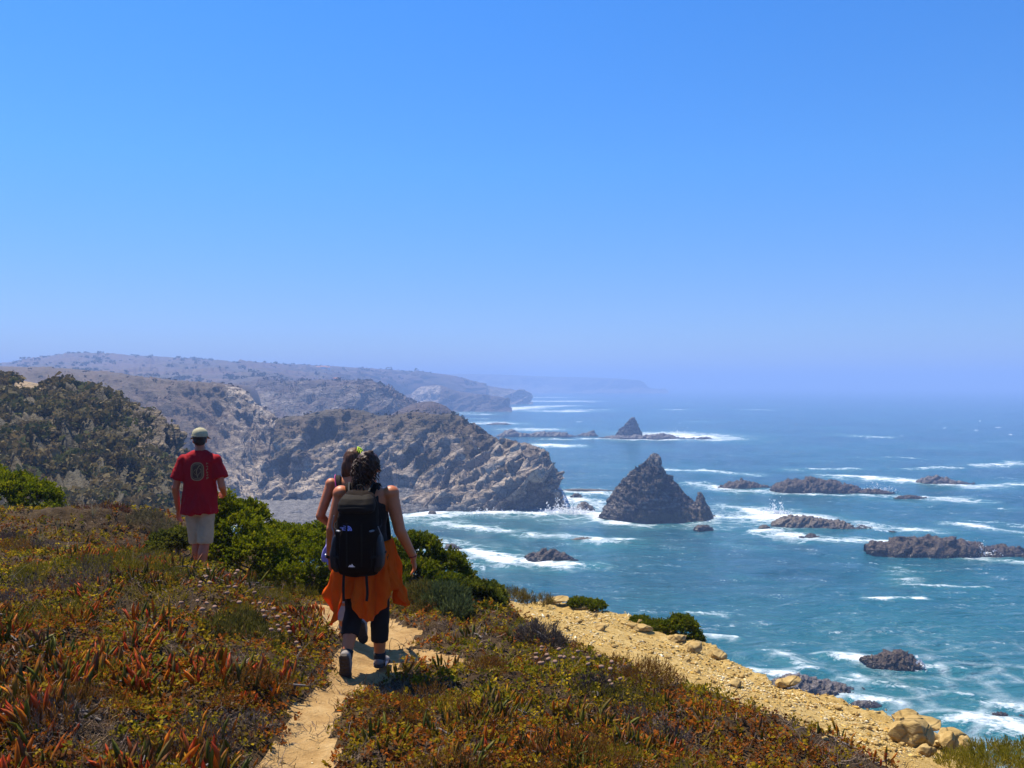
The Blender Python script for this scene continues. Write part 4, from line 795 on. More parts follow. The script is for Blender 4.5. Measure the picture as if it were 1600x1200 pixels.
stone_spots = [(1180, 1092), (1260, 1130), (1300, 1128), (1330, 1150), (1345, 1138), (1290, 1158), (1325, 1160), (1370, 1165), (1382, 1180), (1385, 1158), (1360, 1142), (1310, 1110), (1235, 1105), (1210, 1090), (1115, 1068), (1090, 1052), (1045, 1030), (1020, 1022),
               (985, 1000), (960, 1012), (905, 975), (885, 985), (1400, 1176), (1410, 1166), (1350, 1172), (1275, 1108), (1160, 1060), (1075, 1035), (930, 965), (855, 965), (1000, 975), (1340, 1120)]
for k, (u, v) in enumerate(stone_spots):
    wh = 'near the corner boulder pile' if u > 1335 else 'low on the gravel near the scrub border' if v > 1120 else 'in the middle of the gravel slope' if u > 1100 else 'on the upper gravel'
    edge_rock('fist-sized ochre stone lying loose ' + wh, u, v, rng.uniform(7, 15), rng.uniform(5, 9), 740 + k, 'stone', group='loose stones ' + wh)

# ------------------------------------------------------------------ ice plant
def finger(L, w, bend, n=5):
    """one succulent leaf: three-sided, fat in the middle, pointed, curving up"""
    V = []
    for j in range(n):
        f = j / (n - 1); r = w * (.75 + .5 * math.sin(f * 2.4)) * (1 - f ** 4) + .0006; c = np.array([0, bend * L * f * f, L * f])
        for a in (0, 2.09, 4.19): V.append(c + r * np.array([math.cos(a + .5), math.sin(a + .5), 0]))
    F = [];
    for j in range(n - 1):
        for a in range(3): F.append([j * 3 + a, j * 3 + (a + 1) % 3, j * 3 + 3 + (a + 1) % 3, j * 3 + 3 + a])
    return np.array(V), np.array(F)
ICEC = {'red': [((.26, .11, .008), (.68, .075, .018)), ((.30, .09, .008), (.74, .10, .02)), ((.34, .14, .008), (.76, .20, .01)), ((.16, .13, .01), (.50, .07, .015))],
        'green': [((.10, .12, .008), (.20, .15, .012)), ((.11, .12, .008), (.36, .12, .01)), ((.08, .105, .008), (.15, .14, .012))],
        'orange': [((.30, .17, .008), (.76, .24, .01)), ((.26, .19, .01), (.78, .38, .015)), ((.17, .15, .01), (.66, .15, .012))],
        'brown': [((.12, .075, .02), (.26, .09, .03)), ((.10, .09, .02), (.32, .08, .03)), ((.09, .10, .02), (.20, .12, .03))]}
def leaf_mesh(cols, seed):
    r = np.random.default_rng(seed); V, F = finger(.085 * r.uniform(.85, 1.2), .0075, r.uniform(-.1, .35)); t_ = np.repeat(np.linspace(0, 1, 5), 3)[:, None] ** 1.3
    return V, F, np.array(cols[0]) * (1 - t_) + np.array(cols[1]) * t_
LEAVES = {}
for k_, cs_ in ICEC.items():
    LEAVES[k_] = []
    for j, c in enumerate(cs_):
        V, F, C = leaf_mesh(c, 800 + j); me_o = mk('leaf', V, F, M_ice, None, True, C); LEAVES[k_].append(me_o.data); bpy.data.objects.remove(me_o)
def leaf_tf(r, rad, up=.75):
    a = r.uniform(0, 6.28); q = rad * math.sqrt(r.random()); lean = min(.25 + q / rad * .9, 1.3) * r.uniform(.3, 1.3) * (1.45 - up)
    d = Vector((math.cos(a) * lean + r.normal(0, .15), math.sin(a) * lean + r.normal(0, .22), 1)).normalized()
    rot = d.to_track_quat('Z', 'Y').to_matrix() @ Matrix.Rotation(r.uniform(0, 6.28), 3, 'Z')
    return np.array([math.cos(a) * q, math.sin(a) * q, r.uniform(-.025, .01)]), rot, r.uniform(.5, 1.3)
ICE_BIG = [(385, 1085, .20, 'red', 26, 'bright red and orange ice plant clump beside the dry grey mound left of the path'), (240, 1062, .22, 'red', 30, 'largest red ice plant clump in the middle of the left bank'), (205, 1080, .16, 'orange', 20, 'orange ice plant clump left of the largest red clump'),
           (60, 1150, .18, 'red', 24, 'red ice plant clump low in the left corner'), (20, 1110, .16, 'red', 18, 'red ice plant clump at the left edge above the corner clump'), (150, 925, .18, 'red', 24, 'deep red ice plant clump high on the left bank'), (470, 985, .16, 'red', 22, 'red ice plant clump at the path edge beside the pale seed heads'),
           (500, 955, .13, 'red', 16, 'small red ice plant row at the far bend of the path'), (110, 960, .16, 'orange', 20, 'orange ice plant clump under the high deep red one'), (300, 1178, .17, 'orange', 20, 'orange tipped ice plant clump at the bottom edge left of the path'),
           (625, 1045, .12, 'orange', 14, 'orange tipped ice plant clump right of the leading shoe'), (690, 1040, .15, 'green', 20, 'green ice plant row in front of the bare sand patch'), (820, 1000, .2, 'green', 24, 'green ice plant clump with a red leaf below the blue-green shrub'),
           (790, 1085, .14, 'orange', 16, 'yellow-orange ice plant clump in the middle of the right bank'), (870, 1110, .14, 'orange', 16, 'orange ice plant clump left of the dark dry shrub'), (600, 1150, .17, 'green', 20, 'green ice plant clump beside the path at the bottom right bank'),
           (715, 1185, .16, 'green', 18, 'green ice plant clump at the bottom edge of the right bank'), (1110, 1120, .13, 'orange', 14, 'yellow-tipped ice plant clump near the gravel border'), (1180, 1150, .12, 'brown', 12, 'brown ice plant clump near the gravel border low on the right')]
for k, (u, v, rad, kind, nl, lab) in enumerate(ICE_BIG):
    p = ghit(u, v, .04); r = np.random.default_rng(830 + k); o = empty('ice_plant', tuple(p)); tag(o, lab, 'plant', 'large ice plant clumps')
    for j in range(nl):
        q, rot, s_ = leaf_tf(r, rad); zz = float(ground(np.array([p[0] + q[0]]), np.array([p[1] + q[1]]))[0]) - p[2]
        lf = link('leaf', LEAVES[kind if r.random() < .8 else 'green'][r.integers(0, 3)], o); lf.matrix_local = Matrix.Translation((q[0], q[1], zz + q[2] + .015)) @ (rot * (s_ * 1.1)).to_4x4()
# lesser clumps: one mesh each
CL = {}
for kind in ICEC:
    CL[kind] = []
    for j in range(3):
        r = np.random.default_rng(860 + j + 10 * len(CL)); parts = []
        for i in range(16):
            cs_ = ICEC[kind if r.random() < .75 else 'green']; V, F, C = leaf_mesh(cs_[r.integers(0, len(cs_))], 870 + i); q, rot, s_ = leaf_tf(r, .12)
            parts.append(((V * s_) @ np.array(rot).T + q, F, C * r.uniform(.75, 1.2)))
        V, F, C = join(parts); t_o = mk('leaves', V, F, M_ice, None, True, C); CL[kind].append(t_o.data); bpy.data.objects.remove(t_o)
_v, _f = tube([(-.13, .02, -.02), (-.05, .01, .004), (.04, -.012, .002), (.13, .01, -.02)], .005, 5); _o = mk('ice_plant', _v, _f, M_twig); RUN = _o.data; bpy.data.objects.remove(_o)
cnt = 0; tries = 0; rr = np.random.default_rng(88)
def zone_of(x, y, dp, dg):
    v = 600 + 1350 * 2.1 / y
    if dp < .32: return 'along the left edge of the path' if x < -1.2 else 'along the right edge of the path'
    if x < -1.1: return 'in the lower left corner of the picture' if (y < 5 and x / y < -.42) else 'at the bottom of the left bank' if y < 5.2 else 'halfway up the left bank' if y < 7.6 else 'near the crest of the left bank'
    if dg < .45: return 'along the border of the yellow gravel'
    return 'at the bottom of the right bank' if y < 5.7 else 'in the middle of the right bank' if y < 7.2 else 'near the shrubs of the right bank'
LAB = {'red': 'small red-leaved ice plant clump', 'green': 'small green-leaved ice plant clump', 'orange': 'small orange-tipped ice plant clump', 'brown': 'small dull brown ice plant clump'}
while cnt < 170 and tries < 6000:
    tries += 1; yy = 3.6 * (13 / 3.6) ** rr.random(); xx = rr.uniform(-.62, .5) * yy
    X1, Y1 = np.array([xx]), np.array([yy]); pth, grv = masks(X1, Y1); e = poly_sd(X1, Y1, EDGE)[0]
    pr = float(n2(X1, Y1, .75, 131)[0]); left = xx < -1.1
    pr += .34 if (left and yy < 6.2) else (.1 if left else -.20)
    if min(pth[0], grv[0]) < .12 or e > -.2 or pr < .20 or yy > 9.5 and rr.random() < .6: continue
    kind = rr.choice(['red', 'orange', 'green', 'brown'], p=[.42, .25, .18, .15] if left else [.12, .18, .38, .32])
    o = link('ice_plant', RUN); tag(link('leaves', CL[kind][rr.integers(0, 3)], o), kind='stuff'); o.location = (xx, yy, float(ground(X1, Y1)[0]) + .015); o.rotation_euler = (rr.normal(0, .1), rr.normal(0, .1), rr.uniform(0, 6.28)); sc = rr.uniform(.75, 1.25) * (1.25 if left and yy < 6.5 else 1); o.scale = (sc, sc, sc)
    zone = zone_of(xx, yy, pth[0], grv[0]); tag(o, LAB[kind] + ' ' + zone, 'plant', 'small ' + str(kind) + ' ice plants ' + zone); cnt += 1

# ------------------------------------------------------------------ shrubs
def sprig(nl, seed, L=.075, ll=.028, w=.0106, open_=.8):
    """a twig with short flat needles all round it"""
    r = np.random.default_rng(seed); V = []
    for k in range(nl):
        f = (k + .5) / nl; a = k * 2.4 + r.normal(0, .3); o = np.array([r.normal(0, .004), r.normal(0, .004), L * f]); sp = open_ * (1.1 - .7 * f)
        d = np.array([math.cos(a) * sp, math.sin(a) * sp, .8]); d /= np.linalg.norm(d); s_ = np.cross(d, r.normal(size=3)); s_ /= np.linalg.norm(s_)
        l_ = ll * r.uniform(.7, 1.3); V += [o - s_ * w * .5, o + d * l_ * .5 - s_ * w, o + d * l_, o + d * l_ * .5 + s_ * w]
    return np.array(V), np.arange(nl * 4).reshape(-1, 4)
SPR = [sprig(8, 900 + k) for k in range(5)]
SPG = [sprig(8, 910 + k, .13, .042, .0046, .45) for k in range(4)]
def shrub(label, lobes, n, cols, seed, spr=SPR, size=1.0, name='shrub', mat=None, up=.45, trunk=True, group=None, depth_in=.42):
    """lobes: centre x, y, z and radii; sprigs stand on and just inside the lobes, thinner where the surface dips"""
    global rng
    r = np.random.default_rng(seed); keep = rng; rng = r; n = int(n * (1.48 if spr is SPR else 1.1))
    lobes = np.array(lobes, float); base = np.array([np.average(lobes[:, 0], weights=lobes[:, 3]), np.average(lobes[:, 1], weights=lobes[:, 3]), 0]); base[2] = float(ground(base[None, 0], base[None, 1])[0])
    area = lobes[:, 3] * lobes[:, 5] + lobes[:, 3] * lobes[:, 4]; pr = area / area.sum(); Ps, Ds, In = [], [], []
    for l, q in zip(lobes, pr):
        m_ = int(n * q * 2.3); D = r.normal(size=(m_, 3)); D /= np.linalg.norm(D, axis=1)[:, None]; D[:, 2] = np.where(D[:, 2] < -.25, -D[:, 2], D[:, 2])
        f = 1 - depth_in * r.random(m_) ** 2.2; bumpy = 1 + .26 * fbm(np.c_[D * 2.9] + seed, 3, seed)
        p = l[:3] + D * l[3:6] * (f * bumpy)[:, None]; ins = np.zeros(m_, bool)
        for l2 in lobes:
            if l2 is not l: ins |= (np.sum(((p - l2[:3]) / (l2[3:6] * .82)) ** 2, 1) < 1)
        ok = ~ins & (p[:, 2] > ground(p[:, 0], p[:, 1]) - .05) & (fbm(p * 4.5, 2, seed + 4) > -.36)
        Ps.append(p[ok]); Ds.append(D[ok] / l[3:6] * l[3:6].min()); In.append(f[ok])
    p, D, f = np.concatenate(Ps), np.concatenate(Ds), np.concatenate(In); k_ = r.permutation(len(p))[:n]; p, D, f = p[k_], D[k_], f[k_]
    parts = []; m0 = len(p); clump = np.clip(.5 + .8 * fbm(p * 3.2, 3, seed + 9), 0, 1)[:, None]; ca, cb, cc = [np.array(c) for c in cols]
    c = ca * (1 - clump) + cb * clump; c = np.where(r.random((m0, 1)) < .10, cc, c) * r.uniform(.75, 1.3, (m0, 1))
    Z = D + np.array([0, 0, up]) + r.normal(size=(m0, 3)) * .38
    for k, (tv, tf) in enumerate(spr):
        s_ = np.arange(m0) % len(spr) == k; n_ = s_.sum(); V, F = inst(tv, tf, p[s_] - Z[s_] / np.linalg.norm(Z[s_], axis=1)[:, None] * .05 * size, bases(Z[s_]), size * r.uniform(.75, 1.35, n_))
        parts.append((V - base, F, np.repeat(c[s_], len(tv), 0) * r.uniform(.8, 1.2, (n_ * len(tv) // 4, 1)).repeat(4, 0)))
    V, F, C = join(parts); o = empty(name, tuple(base)); mk('foliage', V, F, mat or M_juni, o, False, C)
    if trunk:
        tr, tf_ = [], []; off = 0
        for l in lobes:
            a = np.array([base[0] + r.normal(0, .05), base[1] + r.normal(0, .05), base[2] - .1]); tgt = l[:3] + np.array([0, 0, l[5] * .35]); mid = (a + tgt) / 2 + r.normal(0, .06, 3)
            v_, f_ = tube(np.array([a, mid, tgt]) - base, [.028, .02, .008], 6); tr.append(v_); tf_.append(f_ + off); off += len(v_)
            for _ in range(4):
                e_ = l[:3] + r.normal(size=3) * l[3:6] * .5; v_, f_ = tube(np.array([mid, (mid + e_) / 2 + r.normal(0, .03, 3), e_]) - base, [.012, .009, .004], 5); tr.append(v_); tf_.append(f_ + off); off += len(v_)
        mk('branches', np.concatenate(tr), np.concatenate(tf_), M_twig, o)
    rng = keep; return tag(o, label, 'shrub', group)
def lobe(u, v, d, wpx, hpx, dep=None):
    """an ellipsoid seen centred at pixel (u, v), wpx wide and hpx high"""
    p = px(u, v, d); w = wpx / FPX * d / 2; return (*p, w, dep or w * .9, hpx / FPX * d / 2)
JUN = [(.085, .110, .003), (.190, .200, .004), (.25, .23, .006)]
JDK = [(.062, .086, .003), (.140, .150, .005), (.19, .17, .008)]
shrub('large bright green juniper right of the man in red', [lobe(352, 830, 10.9, 66, 110), lobe(375, 860, 10.7, 90, 110), lobe(405, 880, 10.5, 110, 90), lobe(345, 885, 10.6, 90, 100), lobe(385, 815, 11.2, 70, 60)], 3400, JUN, 921)
shrub('spreading green juniper between the man and the two women', [lobe(460, 865, 11.2, 100, 80), lobe(495, 850, 11.6, 50, 66), lobe(480, 895, 10.7, 120, 80), lobe(435, 905, 10.3, 90, 60), lobe(520, 880, 11.2, 80, 90), lobe(430, 845, 11.8, 90, 50)], 3600, JUN, 922)
shrub('olive green juniper behind the two women at the path bend', [lobe(570, 880, 11.2, 100, 80), lobe(540, 915, 10.6, 90, 60), lobe(610, 890, 11.0, 80, 90), lobe(590, 925, 10.2, 90, 50)], 2600, JDK, 923)
shrub('dark green juniper sloping down right of the women to the sea', [lobe(655, 870, 11.2, 70, 70), lobe(690, 890, 11.2, 80, 60), lobe(715, 912, 11.2, 60, 46), lobe(650, 905, 10.8, 80, 60), lobe(690, 925, 10.6, 90, 50)], 3000, JDK, 924)
shrub('bushy yellow-green shrub beside the top of the gravel', [lobe(745, 945, 9.6, 76, 62), lobe(768, 935, 9.9, 40, 40), lobe(725, 935, 9.8, 60, 46), lobe(760, 968, 9.3, 50, 40)], 2200, [(.05, .065, .008), (.11, .12, .01), (.22, .2, .015)], 925)
shrub('blue-green spiky shrub left of the bushy yellow-green one', [lobe(695, 952, 9.2, 70, 56), lobe(665, 945, 9.4, 50, 40), lobe(715, 968, 8.9, 50, 40)], 1500, [(.04, .058, .022), (.075, .095, .035), (.10, .11, .03)], 926, SPG, .9)
shrub('dense dark green juniper at the left edge of the bank', [lobe(20, 775, 13.0, 90, 66), lobe(60, 785, 12.8, 70, 56), lobe(-30, 770, 13.2, 90, 90), lobe(80, 800, 12.6, 40, 26)], 2800, JUN, 927)
shrub('low bright green shrub at the feet of the man in red', [lobe(262, 852, 10.8, 54, 36), lobe(283, 846, 11.0, 40, 36), lobe(245, 862, 10.6, 36, 20)], 1000, [(.06, .07, .01), (.12, .12, .012), (.16, .15, .02)], 928)
shrub('small dark shrub growing at the top edge of the gravel', [lobe(905, 944, 12.0, 36, 16), lobe(925, 948, 12.0, 44, 16)], 600, JDK, 929, SPR, .7)
shrub('dark green bush hanging over the cliff edge by the gravel', [lobe(1063, 985, 11.2, 54, 40), lobe(1082, 1006, 11.1, 36, 40), lobe(1028, 981, 11.4, 50, 18), lobe(1000, 972, 11.6, 30, 12)], 1500, JDK, 930, SPR, .8)
shrub('fine-leaved green tussock mound beside the left of the path', [lobe(340, 1010, 6.5, 100, 60), lobe(400, 1020, 6.5, 90, 50), lobe(370, 995, 6.7, 90, 56)], 1700, [(.075, .070, .015), (.125, .110, .020), (.16, .12, .03)], 931, SPG, .62, up=1.6, trunk=False)
shrub('feathery yellow-green bush in the lower right corner', [lobe(1550, 1192, 6.8, 80, 44), lobe(1600, 1194, 6.7, 80, 50), lobe(1500, 1203, 6.6, 70, 36), lobe(1570, 1215, 6.3, 120, 50)], 1300, [(.17, .145, .010), (.27, .215, .018), (.33, .25, .03)], 932, SPG, .6, up=.9)
shrub('dark brown dead-looking dwarf shrub low on the right bank', [lobe(925, 1100, 6.3, 90, 66), lobe(955, 1125, 6.1, 80, 56), lobe(895, 1125, 6.1, 70, 46)], 1500, [(.038, .024, .018), (.075, .05, .04), (.12, .095, .08)], 933, SPG, .5, mat=M_dry)
shrub('grey-brown dry dwarf shrub at the gravel border', [lobe(840, 1000, 8.1, 60, 46), lobe(862, 1016, 7.9, 50, 34)], 800, [(.07, .05, .035), (.12, .09, .07), (.16, .13, .1)], 934, SPG, .6, mat=M_dry)
shrub('rounded bright green tuft at the sand edge on the lower left', [lobe(395, 1150, 4.95, 44, 36), lobe(375, 1160, 4.9, 36, 26)], 500, JUN, 935, SPR, .5)
shrub('small bright green shrublet left of the dark dead shrub', [lobe(850, 1105, 5.9, 44, 26)], 380, [(.06, .075, .01), (.13, .11, .012), (.22, .12, .02)], 936, SPR, .5, trunk=False)
shrub('dry grey twig mound below the red ice plant left of the path', [lobe(320, 1092, 5.5, 100, 26), lobe(355, 1100, 5.4, 70, 20)], 700, [(.13, .10, .085), (.19, .155, .13), (.1, .075, .06)], 937, SPG, .5, mat=M_dry, trunk=False)
shrub('dry grey twig mound low on the far left of the bank', [lobe(40, 1090, 5.2, 80, 36), lobe(75, 1098, 5.2, 50, 26)], 600, [(.12, .09, .075), (.17, .14, .12), (.09, .07, .055)], 938, SPG, .5, mat=M_dry, trunk=False)
shrub('olive scrub mound on the slope right of the orange shirt', [lobe(660, 935, 9.4, 70, 40), lobe(645, 960, 9.0, 60, 30)], 900, [(.08, .06, .015), (.12, .1, .02), (.14, .08, .02)], 939, SPG, .6, trunk=False)
shrub('rusty low scrub along the skyline left of the gravel top', [lobe(795, 936, 11.7, 60, 18), lobe(838, 941, 11.8, 50, 12)], 500, [(.10, .075, .015), (.16, .12, .02), (.12, .06, .02)], 940, SPG, .7, trunk=False)
shrub('purple-red low scrub on the skyline of the left bank', [lobe(170, 805, 12.3, 60, 22), lobe(125, 806, 12.3, 50, 18)], 600, [(.10, .03, .018), (.14, .05, .025), (.08, .06, .02)], 941, SPG, .7, trunk=False)
shrub('grey-green low scrub on the skyline below the scrub slope', [lobe(225, 815, 12.2, 60, 20), lobe(255, 830, 11.5, 40, 20)], 500, [(.08, .065, .035), (.11, .095, .05), (.13, .11, .04)], 942, SPG, .7, trunk=False)

# low mounds that break up the carpet
mr = np.random.default_rng(321); kinds = {'olive': [(.095, .085, .010), (.155, .125, .012), (.20, .15, .015)], 'rusty': [(.12, .05, .012), (.19, .085, .014), (.22, .13, .015)], 'grey dry': [(.10, .07, .05), (.16, .115, .085), (.075, .05, .035)], 'golden': [(.16, .12, .010), (.25, .18, .014), (.14, .12, .01)]}
nm = 0
for _ in range(900):
    if nm >= 44: break
    yy = 4.0 * (11 / 4.0) ** mr.random(); xx = mr.uniform(-.6, .45) * yy; X1, Y1 = np.array([xx]), np.array([yy]); pth, grv = masks(X1, Y1)
    if min(pth[0], grv[0]) < .25 or poly_sd(X1, Y1, EDGE)[0] > -.5: continue
    kd = list(kinds)[mr.integers(0, 4)]; z0_ = float(ground(X1, Y1)[0]); w_ = mr.uniform(.13, .30); h_ = w_ * mr.uniform(.30, .55)
    lb = [(xx + mr.normal(0, w_ * .5), yy + mr.normal(0, w_ * .5), z0_ + h_ * .1, w_ * mr.uniform(.7, 1), w_ * mr.uniform(.7, 1), h_ * mr.uniform(.7, 1.1)) for _k in range(3)]
    zn = zone_of(xx, yy, pth[0], grv[0]); shrub('low ' + kd + ' scrub mound ' + zn, lb, int(150 + 900 * w_), kinds[kd], 2000 + nm, SPG, .42, 'scrub_mound', M_dry if kd == 'grey dry' else M_leaf, .7, False, kd + ' scrub mounds ' + zn); nm += 1

# ------------------------------------------------------------------ seed heads on stalks
hv, hf = ico(2); hr = np.random.default_rng(5); hv = hv * (1 + .12 * hr.normal(size=(len(hv), 1))) * np.array([1, 1, .72])
M_head_f = plain('dried_flower_head', (.30, .175, .115), .9, .35, 120, .4, .003); M_stalk = plain('flower_stalk', (.16, .11, .06), .9)
h_o = mk('flower_head', hv * .018, hf, M_head_f, None, False); h_me = h_o.data; bpy.data.objects.remove(h_o)
sv, sf = tube([(0, 0, -.05), (.006, .0, .05), (0, .004, .11)], [.0022, .002, .0018], 5); s_o = mk('stalk', sv, sf, M_stalk); s_me = s_o.data; bpy.data.objects.remove(s_o)
FL = [(311, 911), (323, 901), (333, 891), (357, 895), (367, 897), (372, 919), (306, 916), (328, 913), (352, 916), (396, 930), (378, 945), (306, 935), (320, 942), (333, 890), (351, 931), (340, 950), (283, 943), (316, 954), (405, 943), (410, 955), (424, 944), (432, 953), (440, 957), (434, 966), (449, 972),
      (453, 963), (447, 985), (423, 986), (437, 988), (464, 1000), (465, 1010), (415, 966), (433, 976), (452, 980), (399, 938), (367, 895),
      (846, 1013), (834, 1024), (837, 1028), (847, 1012), (858, 1025), (857, 1033), (873, 1029), (883, 1031), (895, 1027), (841, 1037), (848, 1040), (872, 1037), (922, 1037), (942, 1041), (953, 1037), (943, 1045), (954, 1046), (949, 1061), (972, 1058), (966, 1071), (875, 1015), (905, 1020), (921, 1025), (938, 1027)]
for k, (u, v) in enumerate(FL):
    p = ghit(u, v, .12); o = link('dried_flower', s_me); o.location = tuple(p); r = np.random.default_rng(k); sc = r.uniform(.85, 1.15); o.scale = (sc, sc, sc); o.rotation_euler = (r.normal(0, .12), r.normal(0, .12), r.uniform(0, 6))
    h = link('flower_head', h_me, o); h.location = (0, .004, .118)
    tag(o, 'round pinkish tan seed head on a thin stalk above the ' + ('left bank' if u < 600 else 'right bank by the gravel'), 'flower', 'seed heads on the ' + ('left bank' if u < 600 else 'right bank'))

# ------------------------------------------------------------------ dry grass tufts
def tuft(label, u, v, hpx, nb, seed, lean=0.0, c=(.40, .32, .15)):
    p = ghit(u, v, 0); r = np.random.default_rng(seed); h = hpx / FPX * p[1]; o = empty('grass_tuft', tuple(p)); tag(o, label, 'grass', 'straw-coloured grass tufts')
    for j in range(nb):
        a = r.uniform(0, 6.28); ln = h * r.uniform(.6, 1.15); sp = r.uniform(.15, .75); V = []; dx, dy = math.cos(a) * sp + lean, math.sin(a) * sp * .6
        side = np.array([1, 0.3, 0]) * r.uniform(.0022, .0042)
        for i in range(6):
            f = i / 5; q = np.array([dx * ln * f ** 1.7, dy * ln * f ** 1.7, ln * (f - .35 * abs(sp) * f * f)]); V += [q - side * (1 - f * .9), q + side * (1 - f * .9)]
        mk('blade', V, [[2 * i, 2 * i + 1, 2 * i + 3, 2 * i + 2] for i in range(5)], M_dry, o, True, np.array(c) * r.uniform(.6, 1.2))
tuft('tall pale grass tuft on the skyline below the scrub slope', 145, 812, 46, 12, 951, .3)
tuft('pale curved grass tuft on the skyline left of the man', 240, 822, 52, 10, 952, -.5)
tuft('spiky straw grass tuft on the left bank above the rusty patch', 60, 862, 46, 10, 953, .1)
tuft('long green-straw grass blades lying across the left bank centre', 210, 1000, 60, 12, 954, .9, (.22, .24, .07))
tuft('few upright straw blades in the middle of the left bank', 205, 900, 60, 6, 955, .3)
tuft('straw blades leaning right on the left bank below the man', 180, 968, 70, 5, 956, .9)
tuft('curved dry blade by the left edge of the bank', 15, 915, 70, 4, 957, .8)
tuft('thin grass wisps on the skyline at the top of the gravel', 818, 935, 44, 8, 958, .05, (.32, .26, .12))
tuft('greenish grass tuft beside the grey-brown dry dwarf shrub', 795, 1000, 44, 14, 959, .5, (.22, .22, .06))
tuft('short straw grass tuft on the sand patch skyline of the left bank', 90, 830, 26, 9, 960, 0)
# ------------------------------------------------------------------ people
def cap(p0, p1, r0, r1, n=18, sq=(1, 1), xdir=None, flat=False):
    """tapered limb from p0 to p1; round ends unless flat; sq squashes the section along/away from xdir"""
    p0, p1 = np.array(p0, float), np.array(p1, float); d = p1 - p0; L = np.linalg.norm(d) + 1e-9; z = d / L
    x = np.array(xdir if xdir is not None else ((1, 0, 0) if abs(z[0]) < .9 else (0, 1, 0)), float); x -= z * (x @ z); x /= np.linalg.norm(x); y = np.cross(z, x)
    rings = [(p0, r0)]
    prof = [] if flat else [(-math.cos(a) * r0, math.sin(a) * r0) for a in (.35, .8, 1.2)]
    prof += [(0, r0), (L * .33, r0 + (r1 - r0) * .33), (L * .66, r0 + (r1 - r0) * .66), (L, r1)]
    if not flat: prof += [(L + math.cos(a) * r1, math.sin(a) * r1) for a in (1.2, .8, .35)]
    return tube_rings([(p0 + z * t_, r * sq[0], r * sq[1], x, y) for t_, r in prof], n)
def tube_rings(rs, n=18, power=1.0):
    a = np.arange(n) / n * 2 * np.pi; ca, sa = np.cos(a), np.sin(a)
    ca = np.sign(ca) * np.abs(ca) ** power; sa = np.sign(sa) * np.abs(sa) ** power
    V = np.concatenate([c + x[None] * (rx * ca)[:, None] + y[None] * (ry * sa)[:, None] for c, rx, ry, x, y in rs]); F = gridF(len(rs), n, True).tolist(); m_ = len(V)
    V = np.concatenate([V, [rs[0][0], rs[-1][0]]]); k = (len(rs) - 1) * n
    F += [[(j + 1) % n, j, m_] for j in range(n)] + [[k + j, k + (j + 1) % n, m_ + 1] for j in range(n)]
    return V, F
def rings_z(rs, n=28, power=1.0):
    """loft of (z, x, y, half width, half depth)"""
    return tube_rings([(np.array([x, y, z]), rx, ry, np.array([1., 0, 0]), np.array([0, 1., 0])) for z, x, y, rx, ry in rs], n, power)
def ell(c, r, rot=None, sub=3):
    V, F = ico(sub); V = V * np.array(r)
    if rot is not None: V = V @ np.array(Euler(rot).to_matrix()).T
    return V + np.array(c), F.tolist()
def fuse(name, prims, voxel, smooth, mat, parent, disp=None, wr=None, keep=None):
    """melt overlapping closed shapes into one continuous surface"""
    V, F, o = [], [], 0
    for v, f in prims: V += np.asarray(v).tolist(); F += [[i + o for i in q] for q in f]; o = len(V)
    me = bpy.data.meshes.new('t'); me.from_pydata(V, [], F); ob = bpy.data.objects.new('t', me); COL.objects.link(ob)
    md = ob.modifiers.new('r', 'REMESH'); md.mode = 'VOXEL'; md.voxel_size = voxel; md.adaptivity = 0
    if smooth: sm = ob.modifiers.new('s', 'SMOOTH'); sm.iterations = smooth; sm.factor = .5
    dg = bpy.context.evaluated_depsgraph_get(); me2 = bpy.data.meshes.new_from_object(ob.evaluated_get(dg)); bpy.data.objects.remove(ob); bpy.data.meshes.remove(me)
    n = len(me2.vertices); co = np.empty(n * 3, np.float32); me2.vertices.foreach_get('co', co); co = co.reshape(-1, 3)
    if wr:
        nn = np.empty(n * 3, np.float32); me2.vertex_normals.foreach_get('vector', nn); nn = nn.reshape(-1, 3); co = co + nn * wr(co)[:, None]
    me2.vertices.foreach_set('co', co.astype(np.float32).ravel()); me2.update(); me2.materials.clear(); me2.materials.append(mat); me2.name = name
    me2.polygons.foreach_set('use_smooth', np.ones(len(me2.polygons), bool))
    return link(name, me2, parent)
def hand(w, d, out, palm, curl=.5, s=1.0):
    """palm and five bent fingers: w wrist, d along the hand, out towards the thumb, palm the way the palm faces"""
    w = np.array(w, float); d, out, palm = [np.array(q, float) / np.linalg.norm(q) for q in (d, out, palm)]; out -= d * (out @ d); out /= np.linalg.norm(out); palm = palm - d * (palm @ d) - out * (palm @ out); palm /= np.linalg.norm(palm)
    P = [cap(w - d * .01, w + d * .075 * s, .026 * s, .036 * s, sq=(1, .45), xdir=out)]
    for k, (off, ln) in enumerate(((.030, .070), (.0105, .078), (-.0095, .073), (-.029, .058))):
        a = w + d * .075 * s + out * off * s; c1 = curl * (.55 + .12 * k); d1 = d * math.cos(c1 * .6) + palm * math.sin(c1 * .6) + out * (.06 - .04 * k); b_ = a + d1 * ln * .52 * s
        d2 = d * math.cos(c1 * 1.5) + palm * math.sin(c1 * 1.5); P += [cap(a - d * .012, b_, .0088 * s, .0080 * s, 10), cap(b_, b_ + d2 * ln * .48 * s, .0080 * s, .0066 * s, 10)]
    a = w + d * .02 * s + out * .026 * s; b_ = a + (d * .7 + out * .75 + palm * .25) * .034 * s; P += [cap(a, b_, .0125 * s, .0098 * s, 10), cap(b_, b_ + (d * .95 + out * .18 + palm * .3) * .030 * s, .0098 * s, .0075 * s, 10)]
    return P
